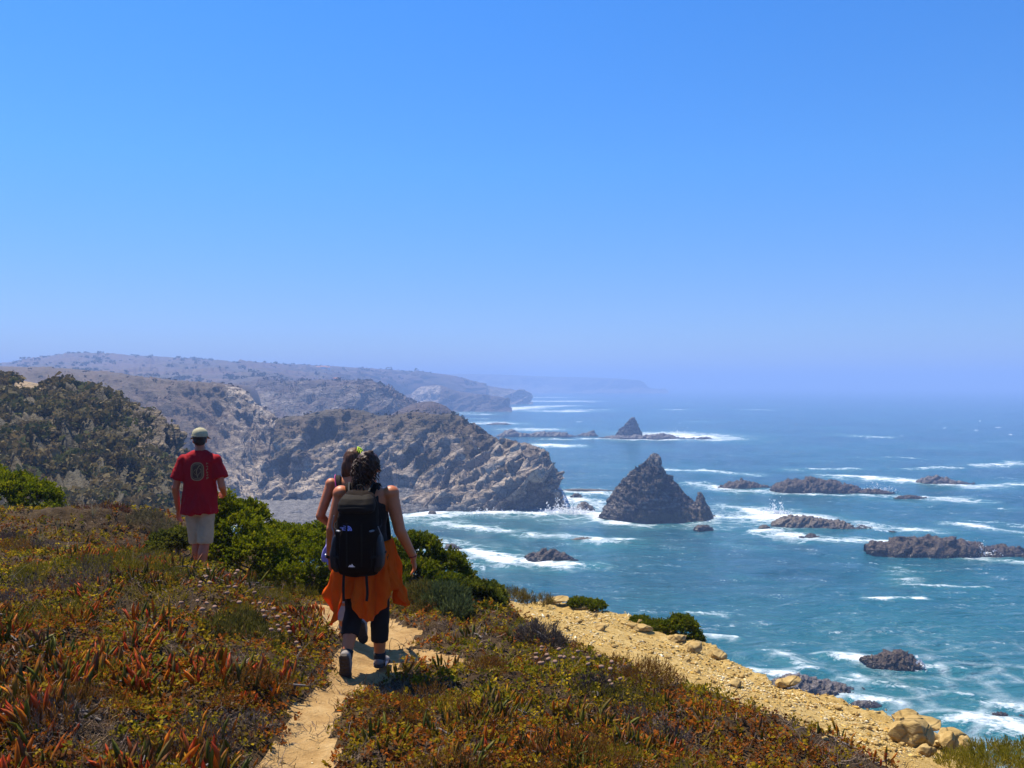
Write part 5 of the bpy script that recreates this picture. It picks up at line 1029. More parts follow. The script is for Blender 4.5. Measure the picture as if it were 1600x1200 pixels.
def head(c, yaw=0.0, s=1.0, pitch=0.0):
    """skull, jaw, nose, lips, brow and ears, facing +Y before turning"""
    M = np.array((Euler((pitch, 0, yaw)).to_matrix())); c = np.array(c, float); L = []
    for v, f in [ell((0, -.004, .012), (.075 * s, .094 * s, .098 * s)), ell((0, .028, -.045), (.056 * s, .064 * s, .068 * s)), ell((0, .045, -.085), (.034 * s, .035 * s, .028 * s)),
                 ell((0, .098, -.022), (.012, .018, .024)), ell((0, .088, -.058), (.024, .012, .007)), ell((0, .085, -.068), (.020, .012, .007)), ell((0, .080, .022), (.052, .018, .012)),
                 ell((-.076, -.006, -.018), (.010, .021, .033)), ell((.076, -.006, -.018), (.010, .021, .033))]: L.append(((np.asarray(v) @ M.T) + c, f))
    return L
def eyes(parent, c, yaw):
    M = np.array(Euler((0, 0, yaw)).to_matrix())
    for s_ in (-1, 1):
        v, f = ell((s_ * .030, .083, -.004), (.013, .010, .010), None, 2); mk('eye', np.asarray(v) @ M.T + np.array(c), np.array(f), M_eye, parent)
def shoe(ankle, toe, parent, mu, ms, sole_dir, name='shoe', high=False):
    """trainer: upper, thick treaded sole, heel tab and laces; sole_dir points from foot to the ground side"""
    a, t_ = np.array(ankle, float), np.array(toe, float); dn = np.array(sole_dir, float); f = t_ - a; dn /= np.linalg.norm(dn); heel = a + dn * .055 - f / np.linalg.norm(f) * .055; d = t_ - heel; L = np.linalg.norm(d); d /= L; dn = dn - d * (dn @ d); dn /= np.linalg.norm(dn); x = np.cross(d, dn)
    up = [cap(heel - dn * .035 + d * .03, heel - dn * .03 + d * L * .45, .037, .042, xdir=x), cap(heel - dn * .03 + d * L * .4, heel - dn * .018 + d * (L - .045), .043, .034, sq=(1.08, .72), xdir=x), cap(a + dn * .01, a - dn * .035, .044, .042, xdir=x, flat=True)]
    o = fuse(name, up, .007, 3, mu, parent)
    rs = []; S_ = 12
    for j in range(S_):
        q = j / (S_ - 1); wd = np.interp(q, [0, .08, .3, .5, .75, .92, 1], [.020, .036, .037, .036, .047, .036, .014]); rs.append((heel + d * (q * (L + .015) - .008) - dn * (-.002), wd, .013, x, dn))
    V, F = tube_rings(rs, 16, .55); mk('sole', V, F, ms, o, False)
    for j in range(7):
        q = (j + .8) / 8; wd = float(np.interp(q, [0, .1, .3, .5, .75, .95], [.02, .032, .034, .033, .043, .028])); c_ = heel + d * q * L + dn * .014
        for s_ in (-1, 1):
            V, F = tube_rings([(c_ + x * s_ * wd * .12, .008, .004, d, dn), (c_ + x * s_ * wd * .85, .007, .004, d, dn)], 8, .5); mk('tread', V, F, ms, o, False)
    return o
M_skin = plain('tanned_skin', (.52, .15, .045), .5, .14, 18, .06, .002, .4); M_skin2 = plain('fair_tanned_skin', (.54, .17, .058), .5, .14, 18, .06, .002, .4); M_skin3 = plain('ruddy_skin', (.48, .13, .045), .5, .14, 18, .06, .002, .4)
M_eye = plain('eye', (.25, .2, .17), .2, .1); M_blk = plain('black_stretch_cloth', (.013, .0065, .0035), .9, .3, 60, .2, .002); M_tank = plain('dark_tank_cloth', (.014, .009, .008), .85, .3, 60, .2, .002)
M_tank2 = plain('plum_tank_cloth', (.045, .018, .028), .85, .3, 60, .2, .002)
M_pack = plain('black_pack_nylon', (.013, .0065, .003), .8, .3, 120, .25, .002, .08); M_packg = plain('grey_pack_nylon', (.018, .0125, .008), .75, .25, 120, .25, .002, .12); M_web = plain('black_webbing', (.008, .006, .005), .8, .3, 200, .3, .001)
M_mesh = plain('pack_side_mesh', (.016, .013, .012), .5, .4, 160, .4, .002, .3); M_buck = plain('grey_plastic_buckle', (.20, .20, .21), .35, .1)
M_shoe = plain('grey_shoe_fabric', (.30, .25, .21), .7, .3, 90, .2, .002); M_sole = plain('dark_rubber_sole', (.065, .048, .036), .8, .3, 60, .2, .002); M_whit = plain('white_shoe_trim', (.6, .58, .56), .6, .15); M_sock = plain('dark_sock', (.03, .025, .022), .9, .3, 90, .3, .002)
M_gold = plain('steel_watch_case', (.5, .5, .52), .25, .1, metal=.8)
def hair_mat(name, c, c2):
    m, t, b = nmat(name); mp = t.nodes.new('ShaderNodeMapping'); mp.inputs['Scale'].default_value = (90, 90, 9); tc = t.nodes.new('ShaderNodeTexCoord'); t.links.new(tc.outputs['Object'], mp.inputs[0]); n = noise(t, 1, 4, .6, mp.outputs[0], .6)
    t.links.new(ramp(t, n.outputs[0], [(.35, c), (.65, c2)]), b.inputs['Base Color']); b.inputs['Roughness'].default_value = .5; b.inputs['Specular IOR Level'].default_value = .25; bump(t, b, n.outputs[0], .6, .004); return m
M_hair = hair_mat('dark_brown_hair', (.012, .005, .002), (.075, .027, .009)); M_hair2 = hair_mat('brown_hair', (.024, .009, .003), (.15, .055, .018)); M_hair3 = hair_mat('short_dark_hair', (.015, .010, .008), (.04, .025, .016))
def cloth(name, c, trans=.25, sc=9, bd=.012):
    m, t, b = nmat(name); n = noise(t, sc, 4, .55, None, .8); n3 = noise(t, 220, 2); t.links.new(ramp(t, n.outputs[0], [(.3, tuple(q * .8 for q in c)), (.7, c)]), b.inputs['Base Color']); b.inputs['Roughness'].default_value = .85; b.inputs['Specular IOR Level'].default_value = .15
    bump(t, b, math_(t, 'MULTIPLY_ADD', n3.outputs[0], .08, n.outputs[0]), .7, bd)
    if trans:
        tr = t.nodes.new('ShaderNodeBsdfTranslucent'); tr.inputs[0].default_value = (*c, 1); mx = t.nodes.new('ShaderNodeMixShader'); mx.inputs[0].default_value = trans; t.links.new(b.outputs[0], mx.inputs[1]); t.links.new(tr.outputs[0], mx.inputs[2]); t.links.new(mx.outputs[0], t.nodes['Material Output'].inputs[0])
    return m
M_orange = cloth('orange_cloth', (.95, .165, .006), .45); M_red = cloth('red_cotton', (.36, .006, .010), .0, 7, .014); M_khaki = cloth('khaki_cotton', (.48, .345, .20), .0, 10, .008); M_lav = cloth('lavender_cloth', (.33, .30, .66), .25); M_grey = cloth('light_grey_cloth', (.42, .40, .42), .0)
M_capc = plain('olive_cap_cotton', (.45, .40, .235), .85, .25, 60, .3, .002); M_print = plain('tan_shirt_print', (.30, .19, .085), .8, .3, 90); M_print2 = plain('dark_olive_shirt_print', (.085, .035, .018), .8, .3, 90)
M_logo = plain('pale_violet_logo_print', (.36, .38, .85), .6, .1); M_logow = plain('white_logo_print', (.8, .78, .76), .6, .1); M_pink = plain('magenta_strap_trim', (.55, .04, .22), .6, .2); M_clip = plain('acid_yellow_hair_clip', (.62, .80, .03), .35, .1)
def strap(name, pts, w, th, mat, parent, xdir):
    """a flat band along a line of points"""
    pts = crom(np.array(pts, float), np.linspace(0, len(pts) - 1, len(pts) * 5)); T = np.gradient(pts, axis=0); T /= np.linalg.norm(T, axis=1)[:, None]; X = np.broadcast_to(np.array(xdir, float), T.shape) - T * (T @ np.array(xdir, float))[:, None]; X /= np.linalg.norm(X, axis=1)[:, None]; Y = np.cross(T, X)
    V, F = tube_rings([(p, w / 2, th / 2, x, y) for p, x, y in zip(pts, X, Y)], 10, .5); return mk(name, V, F, mat, parent)
def decal(name, V2, F, target, mat, parent, y0=-1.0, off=.0022, thick=0):
    """flat print pressed on to the back of a garment: V2 are (x, z) points"""
    dg = bpy.context.evaluated_depsgraph_get(); bv = BVHTree.FromObject(target, dg); V = []
    for x, z in V2:
        h = bv.ray_cast(Vector((x, y0, z)), Vector((0, 1, 0))); V.append((x, (h[0].y if h[0] else 0) - off, z))
    o = mk(name, V, F, mat, parent); return o
def band2(path, w, n_sub=4, closed=True):
    p = np.array(path, float); m_ = len(p); nx = np.roll(p, -1, 0) - np.roll(p, 1, 0) if closed else np.gradient(p, axis=0); nx /= np.linalg.norm(nx, axis=1)[:, None]; nr = np.c_[-nx[:, 1], nx[:, 0]]
    V = np.concatenate([p - nr * w / 2, p + nr * w / 2]); F = [[j, (j + 1) % m_, m_ + (j + 1) % m_, m_ + j] for j in range(m_ if closed else m_ - 1)]; return V, F
def rrect(cx, cz, w, h, r, n=8):
    P = []
    for k, (sx, sz) in enumerate(((1, 1), (-1, 1), (-1, -1), (1, -1))):
        for j in range(n): a = k * math.pi / 2 + j / (n - 1) * math.pi / 2; P.append((cx + sx * (w / 2 - r) + r * math.cos(a), cz + sz * (h / 2 - r) + r * math.sin(a)))
    return P
def drape(name, prof, mat, parent, a0, a1, rx, ry, z_top, hem, folds, seed, n=120, m_=36, cx=0, cy=0, flare=.10):
    """cloth hanging from the waist between two angles, folds deepening to a ragged hem; solidified to a real thickness"""
    A = np.linspace(a0, a1, n); r = np.random.default_rng(seed); H = np.interp(A, *zip(*hem)); V = []
    fz = fbm(np.c_[A * folds, np.zeros(n), np.zeros(n) + seed], 3, seed)
    for j in range(m_):
        f = j / (m_ - 1); amp = (.010 + .085 * f) ; fw = .75 * fbm(np.c_[A * folds, np.zeros(n) + f * 1.1, np.zeros(n) + seed], 3, seed) + .55 * (ridged(np.c_[A * folds * .9 + f * .5, np.zeros(n) + f * .8, np.zeros(n) + seed + 4], 2, seed + 2) - .7); rad = 1 + flare * f ** .8
        off = amp * fw; zt = np.interp(A, *zip(*z_top)); z = zt + (H - zt) * f; x = cx + np.sin(A) * (rx * rad + off); y = cy - np.cos(A) * (ry * rad + off * .9); V.append(np.stack([x, y, z], 1))
    V = np.concatenate(V); o = mk(name, V, gridF(m_, n), mat, parent); sd = o.modifiers.new('thickness', 'SOLIDIFY'); sd.thickness = .003; sd.offset = 0; return o
def curls(name, n, c, r, seed, mat, parent, ln=.07, rad=.006, droop=1.0, zmin=-9):
    rr_ = np.random.default_rng(seed); parts = []
    for k in range(n):
        D = rr_.normal(size=3); D /= np.linalg.norm(D); D[1] = -abs(D[1]) if rr_.random() < .7 else D[1]
        if D[2] < zmin: continue
        p = np.array(c) + D * np.array(r); ph = rr_.uniform(0, 6.28); L = ln * rr_.uniform(.5, 1.3); pts = []
        for j in range(7):
            f = j / 6; pts.append(p + D * .012 * f + np.array([math.cos(ph + f * 6) * .010, math.sin(ph + f * 6) * .008, -L * f * droop]) + D * np.array([1, 1, .2]) * .01)
        parts.append(tube(pts, np.linspace(rad, rad * .35, 7), 5))
    V, F, _ = join(parts); return tag(mk(name, V, F, mat, parent), kind='stuff')

# ---- the woman with the black pack and the orange shirt
g = ghit(572, 1049, 0); W1 = empty('person', (px(572, 1050, 6.6)[0], 6.6, float(ground(np.array([-1.115]), np.array([6.6]))[0]) + .0))
tag(W1, 'nearer walking woman with dark curly hair, black leggings and an orange shirt round her waist', 'person')
torso = rings_z([(.80, 0, 0, .10, .09), (.86, 0, .0, .165, .115), (.93, 0, -.005, .172, .122), (1.02, 0, .005, .140, .10), (1.10, 0, .012, .132, .095), (1.20, 0, .018, .148, .105), (1.28, 0, .012, .165, .108), (1.345, 0, .004, .172, .09), (1.385, 0, .0, .155, .074), (1.415, 0, .002, .105, .062), (1.445, 0, .008, .062, .055), (1.46, .0, .012, .05, .05)])
HC = (.008, .045, 1.565); sh_r, el_r, wr_r = (.178, -.002, 1.365), (.245, -.035, 1.085), (.335, .02, .875); sh_l, el_l, wr_l = (-.178, -.002, 1.365), (-.235, -.03, 1.10), (-.268, .06, .865)
hip_r, kn_r, an_r = (.085, 0, .88), (.095, .045, .475), (.092, .03, .085); hip_l, kn_l, an_l = (-.085, 0, .88), (-.085, .01, .47), (-.098, -.24, .185)
body = [torso, cap((0, .01, 1.42), (.004, .03, 1.50), .052, .050)] + head(HC, -.12, 1.0)
for s_, e_, w_ in ((sh_r, el_r, wr_r), (sh_l, el_l, wr_l)):
    body += [ell(s_, (.060, .062, .060)), cap(s_, e_, .054, .041), cap(e_, w_, .043, .027)]
body += hand(wr_r, (.10, .12, -1), (-.25, 1, .1), (-1, -.2, 0), .7) + hand(wr_l, (.05, .18, -1), (.25, 1, .1), (1, -.2, 0), .8)
for h_, k_, a_ in ((hip_r, kn_r, an_r), (hip_l, kn_l, an_l)):
    mid = np.array(k_) * .62 + np.array(a_) * .38 + np.array([0, -.015, 0]); body += [cap(h_, k_, .088, .056), cap(k_, mid, .053, .056), cap(mid, a_, .055, .034)]
body += [cap(an_r, (.10, .17, .035), .034, .03), cap(an_l, (-.10, -.19, .05), .034, .03)]
fuse('body', body, .0078, 4, M_skin, W1)
lg = [rings_z([(.78, 0, 0, .09, .09), (.86, 0, .0, .176, .126), (.93, 0, -.005, .182, .132), (1.0, 0, .003, .150, .11)])]
for h_, k_, a_ in ((hip_r, kn_r, an_r), (hip_l, kn_l, an_l)):
    k_, a_ = np.array(k_), np.array(a_); e_ = k_ * .35 + a_ * .65 if h_[0] > 0 else k_ * .45 + a_ * .55; q_ = k_ * .75 + a_ * .25 + np.array([0, -.012, 0]); lg += [cap(h_, k_, .097, .066), cap(k_, q_, .066, .068), cap(q_ + (0, -.004, 0), e_ + np.array((0, -.006, 0)), .069, .062, flat=True), ell(q_, (.068, .068, .068))]
fuse('leggings', lg, .011, 3, M_blk, W1, wr=lambda c: .003 * fbm(c * 18, 2, 3))
fuse('tank_top', [rings_z([(.97, 0, .003, .158, .118), (1.05, 0, .01, .146, .108), (1.12, 0, .014, .142, .105), (1.21, 0, .018, .157, .115), (1.275, 0, .012, .165, .116), (1.30, 0, .01, .155, .115)]), cap((.075, -.09, 1.28), (.085, -.03, 1.415), .028, .024, sq=(1, .5)), cap((-.075, -.09, 1.28), (-.085, -.03, 1.415), .028, .024, sq=(1, .5)), cap((.085, -.03, 1.415), (.08, .09, 1.30), .024, .026, sq=(1, .6)), cap((-.085, -.03, 1.415), (-.08, .09, 1.30), .024, .026, sq=(1, .6))], .011, 2, M_tank, W1, wr=lambda c: .003 * fbm(c * 14, 2, 4))
eyes(W1, HC, -.12)
hr1 = fuse('hair', [ell((HC[0], HC[1] - .018, HC[2] + .025), (.086, .098, .095)), ell((HC[0] - .008, HC[1] - .075, HC[2] - .015), (.075, .050, .085)), ell((HC[0] - .03, HC[1] - .075, HC[2] - .085), (.055, .042, .07)), ell((HC[0] - .045, HC[1] - .06, HC[2] - .14), (.04, .035, .05)), ell((HC[0] + .01, HC[1] - .05, HC[2] + .105), (.035, .035, .022))], .009, 1, M_hair, W1, wr=lambda c: .010 * fbm(c * 34, 3, 8))
curls('curls', 150, (HC[0] - .008, HC[1] - .05, HC[2] - .01), (.082, .075, .105), 9, M_hair, hr1, .06, .0048)
curls('loose_locks', 40, (HC[0] - .04, HC[1] - .055, HC[2] - .10), (.05, .045, .06), 10, M_hair, hr1, .11, .004)
bo = drape('tied_shirt', None, M_orange, W1, -2.75, 2.75, .180, .135, [(-2.8, .99), (-1.6, 1.02), (0, 1.0), (1.6, 1.02), (2.8, .99)],
      [(-2.8, .62), (-2.0, .62), (-1.55, .60), (-1.3, .66), (-1.15, .50), (-.95, .385), (-.75, .44), (-.5, .60), (-.28, .60), (-.05, .47), (.15, .435), (.40, .47), (.75, .62), (1.05, .66), (1.25, .55), (1.5, .50), (1.9, .58), (2.8, .60)], 3.4, 33, 200, 44, flare=.45)
fuse('shirt_knot', [ell((0, .15, .97), (.05, .035, .04)), cap((.02, .16, .96), (.06, .19, .70), .035, .045, sq=(1, .4)), cap((-.02, .16, .96), (-.05, .19, .72), .035, .045, sq=(1, .4))], .009, 2, M_orange, bo)
for (a_, t_, dn, nm, e2) in ((an_r, (.112, .235, .012), (0, .06, -1), 'right', .10), (an_l, (-.105, -.205, .012), (-.05, -.95, -.25), 'left', .1)):
    s_o = shoe(a_, t_, W1, M_shoe, M_sole, dn); a_ = np.array(a_); d_ = np.array((0, .02, 1)) if nm == 'right' else np.array((.03, .62, .75)); v, f = cap(a_ - d_ * .01, a_ + d_ * .055, .043, .045, flat=True); mk('sock', v, f, M_sock, W1)
    if nm == 'right': v, f = cap((.135, .03, .05), (.138, .13, .04), .006, .006, 8, sq=(.6, 3)); mk('shoe_trim', v, f, M_whit, s_o); v, f = cap((.056, .0, .06), (.05, .10, .045), .006, .006, 8, sq=(.6, 3)); mk('shoe_trim', v, f, M_whit, s_o)
v, f = cap((-.2665, .056, .885), (-.270, .061, .862), .0315, .0305, 20, flat=True); wt = mk('watch', v, f, M_web, W1); v, f = cap((-.295, .05, .874), (-.304, .048, .873), .019, .017, 16, flat=True); mk('watch_case', v, f, M_gold, wt)
v, f = cap((.331, .018, .886), (.333, .02, .876), .029, .029, 20, flat=True); mk('bracelet', v, f, plain('red_bracelet', (.22, .03, .03), .6, .2), W1)

# ---- her backpack
B1 = empty('backpack', (W1.location.x - .022, W1.location.y - .115, W1.location.z + .80)); tag(B1, 'black hiking backpack with a grey lid worn by the nearer woman', 'backpack')
def pk(rs, pw=.7): return rings_z(rs, 40, pw)
pb = fuse('pack_body', [pk([(-.02, 0, -.07, .10, .06), (0, 0, -.085, .150, .085), (.05, 0, -.10, .172, .105), (.16, 0, -.115, .178, .12), (.30, 0, -.115, .172, .12), (.42, .0, -.11, .155, .112), (.52, .0, -.10, .135, .10), (.575, .0, -.085, .115, .08), (.605, .0, -.07, .08, .055)])], .011, 3, M_pack, B1, wr=lambda c: .013 * fbm(c * 6, 3, 12))
fuse('front_pocket', [pk([(.03, 0, -.195, .095, .018), (.06, 0, -.205, .118, .028), (.18, 0, -.217, .122, .034), (.30, 0, -.212, .115, .034), (.385, 0, -.20, .10, .026), (.405, 0, -.19, .08, .012)])], .008, 3, M_pack, pb, wr=lambda c: .004 * fbm(c * 12, 2, 13))
fuse('lid_pocket', [pk([(.455, 0, -.185, .118, .03), (.475, 0, -.175, .140, .055), (.52, 0, -.155, .142, .07), (.56, 0, -.135, .125, .06), (.585, 0, -.12, .095, .035)])], .007, 3, M_packg, pb, wr=lambda c: .005 * fbm(c * 11, 2, 14))
for s_ in (-1, 1):
    fuse('side_pocket', [pk([(.02, s_ * .150, -.11, .022, .06), (.06, s_ * .165, -.115, .034, .085), (.15, s_ * .172, -.115, .036, .088), (.26, s_ * .160, -.11, .026, .085), (.30, s_ * .150, -.11, .018, .07)])], .008, 2, M_mesh, pb)
    strap('compression_strap', [(s_ * .115, -.225, .33), (s_ * .16, -.18, .34), (s_ * .178, -.10, .36), (s_ * .165, -.01, .38)], .016, .004, M_web, pb, (0, 0, 1))
    strap('compression_strap', [(s_ * .12, -.235, .14), (s_ * .18, -.19, .15), (s_ * .215, -.10, .16)], .016, .004, M_web, pb, (0, 0, 1))
    strap('shoulder_strap', [(s_ * .07, -.01, .545), (s_ * .095, .03, .615), (s_ * .105, .10, .64), (s_ * .115, .19, .585), (s_ * .135, .235, .46), (s_ * .165, .22, .32), (s_ * .19, .12, .18), (s_ * .18, .0, .08)], .058, .014, M_pack, B1, (1, 0, 0))
    strap('load_strap', [(s_ * .075, -.08, .60), (s_ * .088, -.01, .64), (s_ * .10, .07, .655)], .014, .004, M_web, B1, (1, 0, 0))
    strap('hip_belt', [(s_ * .13, -.02, .10), (s_ * .17, .05, .12), (s_ * .185, .13, .13), (s_ * .12, .23, .13), (s_ * .01, .262, .13)], .05, .012, M_pack, B1, (0, 0, 1))
    strap('gear_loop', [(s_ * .055, -.262, .395), (s_ * .055, -.268, .30), (s_ * .055, -.262, .20), (s_ * .055, -.258, .08)], .012, .003, M_packg, pb, (1, 0, 0))
    strap('dangling_strap', [(s_ * .085 - .01, -.17, .0), (s_ * .088 - .01, -.172, -.06), (s_ * .09 - .008, -.17, -.13), (s_ * .086 - .01, -.168, -.19)], .02, .003, M_web, B1, (1, 0, 0))
    v, f = cap((s_ * .118, -.236, .333), (s_ * .132, -.226, .335), .012, .012, 8, sq=(1, .5)); mk('buckle', v, f, M_buck, pb)
    strap('zipper', [(s_ * .118, -.215, .06), (s_ * .135, -.208, .18), (s_ * .13, -.205, .30), (s_ * .105, -.195, .395)], .007, .005, M_packg, pb, (1, 0, 0))
strap('lid_zipper', [(-.135, -.195, .49), (-.07, -.228, .497), (0, -.235, .50), (.07, -.228, .497), (.135, -.195, .49)], .009, .006, M_web, pb, (0, 0, 1))
strap('haul_loop', [(-.03, -.03, .60), (-.02, -.04, .64), (.02, -.04, .64), (.03, -.03, .60)], .016, .006, M_web, B1, (0, 1, 0))
strap('side_cord', [(.165, -.19, .36), (.19, -.16, .27), (.175, -.17, .22), (.20, -.15, .14), (.185, -.18, .10)], .006, .006, M_buck, pb, (0, 1, 0))
strap('side_cord', [(-.165, -.19, .44), (-.185, -.17, .36), (-.172, -.18, .31), (-.19, -.17, .22)], .006, .006, M_buck, pb, (0, 1, 0))
# logo: three short words beside a quarter dome of three arcs
def text_mesh(body, size):
    cu = bpy.data.curves.new('t', 'FONT'); cu.body = body; cu.size = size; cu.align_x = 'RIGHT'; cu.space_character = .95; ob = bpy.data.objects.new('t', cu); COL.objects.link(ob); dg = bpy.context.evaluated_depsgraph_get(); me = bpy.data.meshes.new_from_object(ob.evaluated_get(dg))
    V = [tuple(v.co[:2]) for v in me.vertices]; F = [list(p.vertices) for p in me.polygons]; bpy.data.objects.remove(ob); return V, F
LX, LZ = -.060, .352; fp_o = [c for c in pb.children if c.name.startswith('front_pocket')][0]
def on_pack(name, V2, F, mat):
    return decal(name, V2, F, TGT, mat, pb, -1.0, .003)
_pv, _pf = [], []
_dg = bpy.context.evaluated_depsgraph_get(); _bms = bmesh.new(); _bms.from_mesh(pb.data); _bms.from_mesh(fp_o.data); _tm = bpy.data.meshes.new('t'); _bms.to_mesh(_tm); _bms.free(); TGT = bpy.data.objects.new('t', _tm); COL.objects.link(TGT); bpy.context.view_layer.update()
Vt, Ft = [], []
for k, wd_ in enumerate(('THE', 'NORTH', 'FACE')):
    v, f = text_mesh(wd_, .0145); o_ = len(Vt); Vt += [(x * 1.15 + LX, z + LZ - k * .0125 + .010) for x, z in v]; Ft += [[i + o_ for i in q] for q in f]
on_pack('logo_words', Vt, Ft, M_logo)
for k, (ra, rb) in enumerate(((.036, .029), (.025, .018), (.014, .0))):
    A = np.linspace(math.pi / 2, 0, 9); V2 = [(LX + .005 + rr_ * math.cos(a) * .95, LZ - .016 + rr_ * math.sin(a)) for rr_ in (ra, rb) for a in A]; on_pack('logo_arc', V2, [[j, j + 1, 9 + j + 1, 9 + j] for j in range(8)], M_logo)
V2 = [(-.05, .075), (-.035, .092), (-.028, .085), (-.020, .099), (-.008, .082), (.004, .075), (-.02, .0735)]; on_pack('peak_mark', V2, [[0, 1, 2, 6], [2, 3, 4, 6], [4, 5, 6]], M_logow)
bpy.data.objects.remove(TGT)

W1.scale = (1.07, 1.06, 1.0); B1.scale = (.97, 1.0, 1.0)
# ---- the second woman, just ahead
W2 = empty('person', (px(549, 1000, 7.6)[0], 7.6, float(ground(np.array([-1.415]), np.array([7.6]))[0]))); tag(W2, 'woman half hidden ahead with straight brown hair and a yellow-green hair clip', 'person')
HC2 = (.012, .05, 1.575); torso2 = rings_z([(.80, 0, 0, .10, .09), (.86, 0, .0, .162, .115), (.93, 0, -.005, .168, .12), (1.02, 0, .005, .140, .10), (1.10, 0, .012, .132, .095), (1.20, 0, .018, .148, .105), (1.30, 0, .012, .165, .108), (1.36, 0, .004, .170, .09), (1.40, 0, .0, .152, .074), (1.43, 0, .002, .105, .062), (1.455, 0, .008, .062, .055), (1.47, .0, .012, .05, .05)])
sl_, el_, wl_ = (-.176, -.002, 1.378), (-.262, -.055, 1.105), (-.175, .13, .97); sr_, er_, wr2 = (.176, -.002, 1.378), (.245, -.05, 1.11), (.20, .12, .96)
hr_, kr_, ar_ = (.085, 0, .88), (.09, .02, .47), (.13, -.20, .20); hl_, kl_, al_ = (-.085, 0, .88), (-.085, .06, .475), (-.09, .10, .085)
body = [torso2, cap((0, .01, 1.43), (.006, .035, 1.51), .051, .049)] + head(HC2, .1)
for s_, e_, w_ in ((sl_, el_, wl_), (sr_, er_, wr2)): body += [ell(s_, (.054, .056, .054)), cap(s_, e_, .050, .039), cap(e_, w_, .040, .026)]
body += hand(wl_, (.45, 1, -.25), (0, .2, 1), (1, -.3, 0), .9) + hand(wr2, (-.4, 1, -.25), (0, .2, 1), (-1, -.3, 0), .9)
for h_, k_, a_ in ((hr_, kr_, ar_), (hl_, kl_, al_)):
    mid = np.array(k_) * .62 + np.array(a_) * .38 + np.array([0, -.015, 0]); body += [cap(h_, k_, .086, .056), cap(k_, mid, .053, .055), cap(mid, a_, .054, .034)]
fuse('body', body, .0078, 4, M_skin2, W2)
lg = [rings_z([(.78, 0, 0, .09, .09), (.86, 0, .0, .176, .126), (.93, 0, -.005, .180, .132), (1.0, 0, .003, .150, .11)])]
for h_, k_, a_ in ((hr_, kr_, ar_), (hl_, kl_, al_)):
    k_, a_ = np.array(k_), np.array(a_); e_ = k_ * .2 + a_ * .8; lg += [cap(h_, k_, .102, .075), cap(k_, e_, .073, .064, flat=True), ell(k_, (.073, .073, .073))]
fuse('trousers', lg, .012, 3, M_grey, W2, wr=lambda c: .005 * fbm(c * 13, 2, 5)); eyes(W2, HC2, .1)
fuse('tank_top', [rings_z([(.95, 0, .003, .162, .122), (1.05, 0, .01, .146, .108), (1.12, 0, .014, .142, .105), (1.21, 0, .018, .157, .115), (1.30, 0, .012, .165, .116), (1.325, 0, .01, .15, .112)]), cap((.08, -.09, 1.29), (.09, -.03, 1.43), .034, .03, sq=(1, .5)), cap((-.08, -.09, 1.29), (-.10, -.03, 1.43), .034, .03, sq=(1, .5)), cap((.09, -.03, 1.43), (.08, .09, 1.31), .03, .03, sq=(1, .6)), cap((-.10, -.03, 1.43), (-.08, .09, 1.31), .03, .03, sq=(1, .6))], .012, 2, M_tank2, W2)
h2 = fuse('hair', [ell((HC2[0], HC2[1] - .016, HC2[2] + .024), (.088, .100, .098)), ell((HC2[0] - .012, HC2[1] - .06, HC2[2] - .05), (.088, .06, .10)), ell((HC2[0] - .04, HC2[1] - .055, HC2[2] - .10), (.062, .05, .065)), ell((HC2[0] + .03, HC2[1] - .055, HC2[2] - .09), (.055, .05, .06))], .009, 2, M_hair2, W2, wr=lambda c: .005 * fbm(c * np.array([40, 40, 9]), 3, 8))
V, F = ell((HC2[0] + .062, HC2[1] - .03, HC2[2] + .108), (.036, .016, .013), (0, .65, .2), 2); cl_ = mk('hair_clip', V, np.array(F), M_clip, h2)
for k in range(4): v, f = cap((HC2[0] + .045 + k * .014, HC2[1] - .05, HC2[2] + .118 - k * .011), (HC2[0] + .043 + k * .014, HC2[1] - .075, HC2[2] + .095 - k * .011), .0055, .003, 8); mk('clip_tooth', v, f, M_clip, cl_)
drape('tied_jacket', None, M_lav, W2, -2.3, 2.3, .182, .138, [(-2.5, 1.03), (0, 1.0), (2.5, 1.03)], [(-2.5, .70), (-1.6, .72), (-1.0, .68), (0, .66), (1.0, .70), (2.5, .70)], 2.4, 43, 110, 28, flare=.2)
for (a_, t_, dn) in ((ar_, (.135, -.16, .035), (.0, -.93, -.35)), (al_, (-.10, .30, .012), (0, .05, -1))): shoe(a_, t_, W2, M_shoe, M_sole, dn)
B2 = empty('backpack', (W2.location.x, W2.location.y - .105, W2.location.z + .92)); tag(B2, 'small grey daypack with magenta trim worn by the woman ahead', 'backpack')
p2 = fuse('pack_body', [pk([(0, 0, -.06, .10, .05), (.03, 0, -.07, .128, .07), (.15, 0, -.08, .132, .08), (.28, 0, -.075, .122, .075), (.38, 0, -.06, .105, .055), (.42, 0, -.045, .07, .03)])], .009, 3, M_packg, B2)
strap('trim', [(-.13, -.09, .30), (-.10, -.13, .385), (-.03, -.125, .415), (.05, -.125, .41), (.11, -.12, .37)], .012, .008, M_pink, p2, (0, 1, 0)); fuse('top_panel', [pk([(.33, 0, -.12, .085, .015), (.37, 0, -.115, .09, .025), (.41, 0, -.09, .07, .03), (.43, 0, -.06, .05, .02)])], .008, 2, M_buck, p2)
for s_ in (-1, 1):
    strap('shoulder_strap', [(s_ * .075, -.02, .40), (s_ * .105, .03, .50), (s_ * .115, .10, .53), (s_ * .12, .19, .46), (s_ * .14, .23, .34), (s_ * .165, .18, .2), (s_ * .14, -.01, .06)], .05, .013, M_packg, B2, (1, 0, 0)); strap('strap_piping', [(s_ * .098, -.03, .40), (s_ * .128, .025, .505), (s_ * .138, .10, .535), (s_ * .143, .19, .465)], .008, .016, M_pink, B2, (1, 0, 0))

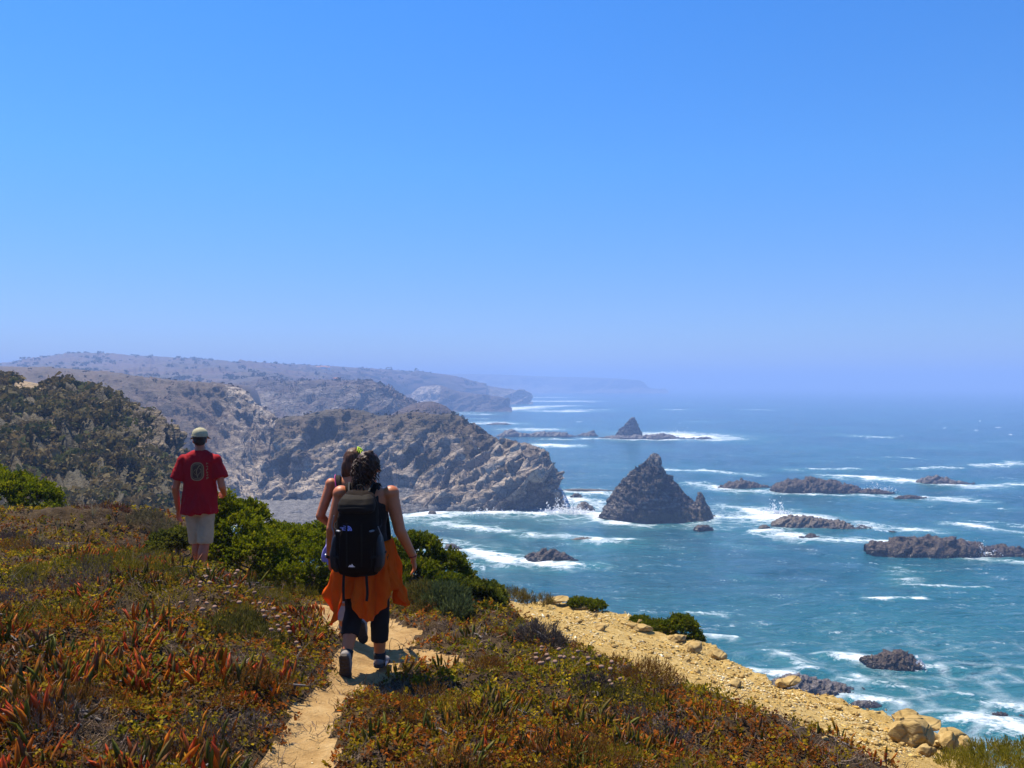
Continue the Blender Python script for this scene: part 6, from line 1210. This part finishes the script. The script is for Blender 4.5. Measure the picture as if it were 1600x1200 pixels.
# ---- the man in the red shirt
MX = float(px(312, 905, 9.85)[0]); W3 = empty('person', (MX, 9.85, float(ground(np.array([MX]), np.array([9.85]))[0]) - .015)); tag(W3, 'man in a red printed t-shirt, khaki shorts and light cap walking on the left', 'person')
HC3 = (-.012, .04, 1.645); sl_, el_, wl_ = (-.205, 0, 1.405), (-.285, -.03, 1.09), (-.285, .05, .84); sr_, er_, wr3 = (.205, 0, 1.405), (.285, -.035, 1.11), (.235, .20, .99)
hl_, kl_, al_ = (-.095, 0, .92), (-.06, .06, .49), (-.03, .05, .09); hr_, kr_, ar_ = (.095, 0, .92), (.075, -.02, .49), (.055, -.12, .10)
body = [rings_z([(.84, 0, 0, .12, .10), (.92, 0, .0, .172, .125), (1.02, 0, .0, .165, .12), (1.15, 0, .01, .165, .12), (1.30, 0, .015, .185, .125), (1.40, 0, .008, .19, .11), (1.46, 0, .0, .15, .085), (1.50, 0, .005, .075, .065), (1.54, 0, .012, .06, .06)]), cap((0, .01, 1.49), (-.008, .03, 1.575), .062, .058)] + head(HC3, .28, 1.04)
for s_, e_, w_ in ((sl_, el_, wl_), (sr_, er_, wr3)): body += [ell(s_, (.052, .054, .052)), cap(s_, e_, .050, .043), cap(e_, w_, .046, .029)]
body += hand(wl_, (-.02, .15, -1), (.3, 1, .1), (1, -.25, 0), .8, 1.1) + hand(wr3, (-.5, .9, -.2), (0, .2, 1), (-1, -.4, 0), .9, 1.1)
for h_, k_, a_ in ((hr_, kr_, ar_), (hl_, kl_, al_)):
    mid = np.array(k_) * .62 + np.array(a_) * .38 + np.array([0, -.02, 0]); body += [cap(h_, k_, .092, .060), cap(k_, mid, .056, .062), cap(mid, a_, .061, .037)]
fuse('body', body, .008, 3, M_skin3, W3)
ts = [rings_z([(.805, .005, -.005, .216, .170), (.86, .005, -.005, .212, .166), (.98, .003, -.003, .200, .152), (1.12, 0, .004, .192, .138), (1.28, 0, .008, .205, .142), (1.38, 0, .004, .222, .126), (1.43, 0, 0, .205, .110), (1.465, 0, -.002, .165, .098), (1.497, 0, .0, .115, .080), (1.515, 0, .0, .085, .070)], 32, .95)]
for s_, e_ in ((sl_, el_), (sr_, er_)):
    s_, e_ = np.array(s_), np.array(e_); q_ = s_ * .30 + e_ * .70; ts += [ell(s_ * np.array([.93, 1, 1]) + (0, 0, -.006), (.080, .085, .070)), cap(s_ * np.array([.97, 1, .995]), q_, .070, .094, flat=True)]
def wrk(c):
    low = sstep(1.35, .95, c[:, 2]); return .024 * low * (ridged(np.c_[c[:, 0] * 5, c[:, 1] * 5, c[:, 2] * 3 + np.abs(c[:, 0]) * 6], 3, 6) - .9) + .011 * fbm(np.c_[c[:, 0] * 9 + c[:, 2] * 5, c[:, 1] * 9, c[:, 2] * 7], 3, 7)
shirt = fuse('t_shirt', ts, .0105, 3, M_red, W3, wr=wrk); bpy.context.view_layer.update()
CX, CZ = .018, 1.285
loc_o = shirt; sh_inv = None
fan = rrect(CX, CZ, .132, .178, .05); V2 = [(CX, CZ)] + [(CX + (x - CX) * q, CZ + (z - CZ) * q) for q in (.33, .66, 1) for x, z in fan]; m_ = len(fan)
Ff = [[0, 1 + j, 1 + (j + 1) % m_] for j in range(m_)] + [[1 + q * m_ + j, 1 + (q + 1) * m_ + j, 1 + (q + 1) * m_ + (j + 1) % m_, 1 + q * m_ + (j + 1) % m_] for q in (0, 1) for j in range(m_)]
_keep = W3.matrix_world.copy(); TG = bpy.data.objects.new('t', shirt.data); COL.objects.link(TG); bpy.context.view_layer.update()
decal('print_field', V2, Ff, TG, M_print2, shirt, -1, .002); V2, Ff = band2(rrect(CX, CZ, .145, .192, .055), .013); decal('print_ring', V2, Ff, TG, M_print, shirt, -1, .0035)
V2, Ff = band2(rrect(CX, CZ, .112, .156, .040), .005); decal('print_inner_ring', V2, Ff, TG, M_print, shirt, -1, .0035)
A = np.linspace(0, 1, 14); V2, Ff = band2(np.c_[CX + .030 - .045 * np.sin(A * 2.6) * (1 - .3 * A) , CZ + .070 - .14 * A], .011, closed=False); decal('print_curve', V2, Ff, TG, M_print, shirt, -1, .0035)
V2, Ff = band2(np.c_[CX + .030 + .018 * np.sin(A * 5), CZ + .035 - .085 * A], .008, closed=False); decal('print_curve', V2, Ff, TG, M_print, shirt, -1, .0035)
V2, Ff = band2(np.c_[CX - .030 + .012 * np.cos(A * 6), CZ + .03 - .07 * A], .007, closed=False); decal('print_curve', V2, Ff, TG, M_print, shirt, -1, .0035)
for k in range(6):
    zc = CZ + .088 - k * .033; r = np.random.default_rng(20 + k); P2_ = [(CX + .112 + r.uniform(-.010, .012), zc - .012 + j * .008 + r.normal(0, .002)) for j in range(4)]; V2, Ff = band2(P2_, .007, closed=False); decal('print_glyph', V2, Ff, TG, M_print, shirt, -1, .0035)
    V2, Ff = band2([(CX + .102, zc - .008 + r.uniform(-.004, .012)), (CX + .112, zc + r.uniform(-.004, .006)), (CX + .124, zc + r.uniform(-.01, .01))], .006, closed=False); decal('print_glyph', V2, Ff, TG, M_print, shirt, -1, .0038)
bpy.data.objects.remove(TG)
shp = [rings_z([(.78, 0, 0, .13, .12), (.86, 0, 0, .184, .142), (.98, 0, 0, .182, .138)], 28, .9)]
for h_, k_ in ((hl_, kl_), (hr_, kr_)):
    h_, k_ = np.array(h_), np.array(k_); e_ = k_ + (k_ - h_) * .07; shp += [cap(h_ + (0, 0, -.02), e_, .100, .092, flat=True)]
so_ = fuse('shorts', shp, .011, 3, M_khaki, W3, wr=lambda c: .008 * fbm(c * np.array([8, 8, 4]), 3, 15) + .003 * fbm(c * 30, 2, 16))
eyes(W3, HC3, .28)
M3 = np.array(Euler((0, 0, .28)).to_matrix())
fuse('hair', [(np.asarray(v) @ M3.T + np.array(HC3), f) for v, f in [ell((0, -.014, .020), (.083, .098, .090)), ell((0, -.05, -.03), (.072, .056, .05))]], .008, 2, M_hair3, W3, wr=lambda c: .003 * fbm(c * 60, 2, 3))
dome = [(0.028, .095, .110), (.05, .094, .109), (.08, .088, .100), (.105, .070, .080), (.122, .040, .046), (.128, .012, .014)]
cap_o = None
V, F = rings_z([(z, 0, -.006, rx, ry) for z, rx, ry in dome], 30); cap_o = mk('cap', np.asarray(V) @ M3.T + np.array(HC3), F, M_capc, W3)
V = []; nb = 13
for zz in (0, -.005):
    for q in range(4):
        for j in range(nb): a = (j / (nb - 1) - .5) * 2.2; rr_ = .098 + q * .025 * math.cos(a * .72); V.append((math.sin(a) * rr_ * .92, math.cos(a) * rr_ + .004, .034 - .012 * q + .012 * math.cos(a) - .012 + zz))
F = [[l_ * 4 * nb + q * nb + j, l_ * 4 * nb + q * nb + j + 1, l_ * 4 * nb + (q + 1) * nb + j + 1, l_ * 4 * nb + (q + 1) * nb + j] for l_ in (0, 1) for q in range(3) for j in range(nb - 1)]
F += [[3 * nb + j, 3 * nb + j + 1, 4 * nb + 3 * nb + j + 1, 4 * nb + 3 * nb + j] for j in range(nb - 1)]
mk('brim', np.array(V) @ M3.T + np.array(HC3), F, M_capc, cap_o)
strap('cap_band', [tuple(np.array(p_) @ M3.T + np.array(HC3)) for p_ in [(-.096, -.01, .034), (-.07, -.085, .034), (0, -.118, .034), (.07, -.085, .034), (.096, -.01, .034)]], .016, .004, M_capc, cap_o, (0, 0, 1)); v, f = ell(tuple(np.array((0, -.006, .130)) @ M3.T + np.array(HC3)), (.008, .008, .005), None, 2); mk('cap_button', v, np.array(f), M_capc, cap_o)
for (a_, t_, dn) in ((al_, (-.035, .25, .012), (0, .05, -1)), (ar_, (.06, .06, .012), (0, -.5, -.85))):
    shoe(a_, t_, W3, M_shoe, M_sole, dn); a_ = np.array(a_); v, f = cap(a_ - (0, 0, .01), a_ + (0, 0, .07), .047, .049, flat=True); mk('sock', v, f, M_whit, W3)

W3.scale = (.93, .97, 1.0)
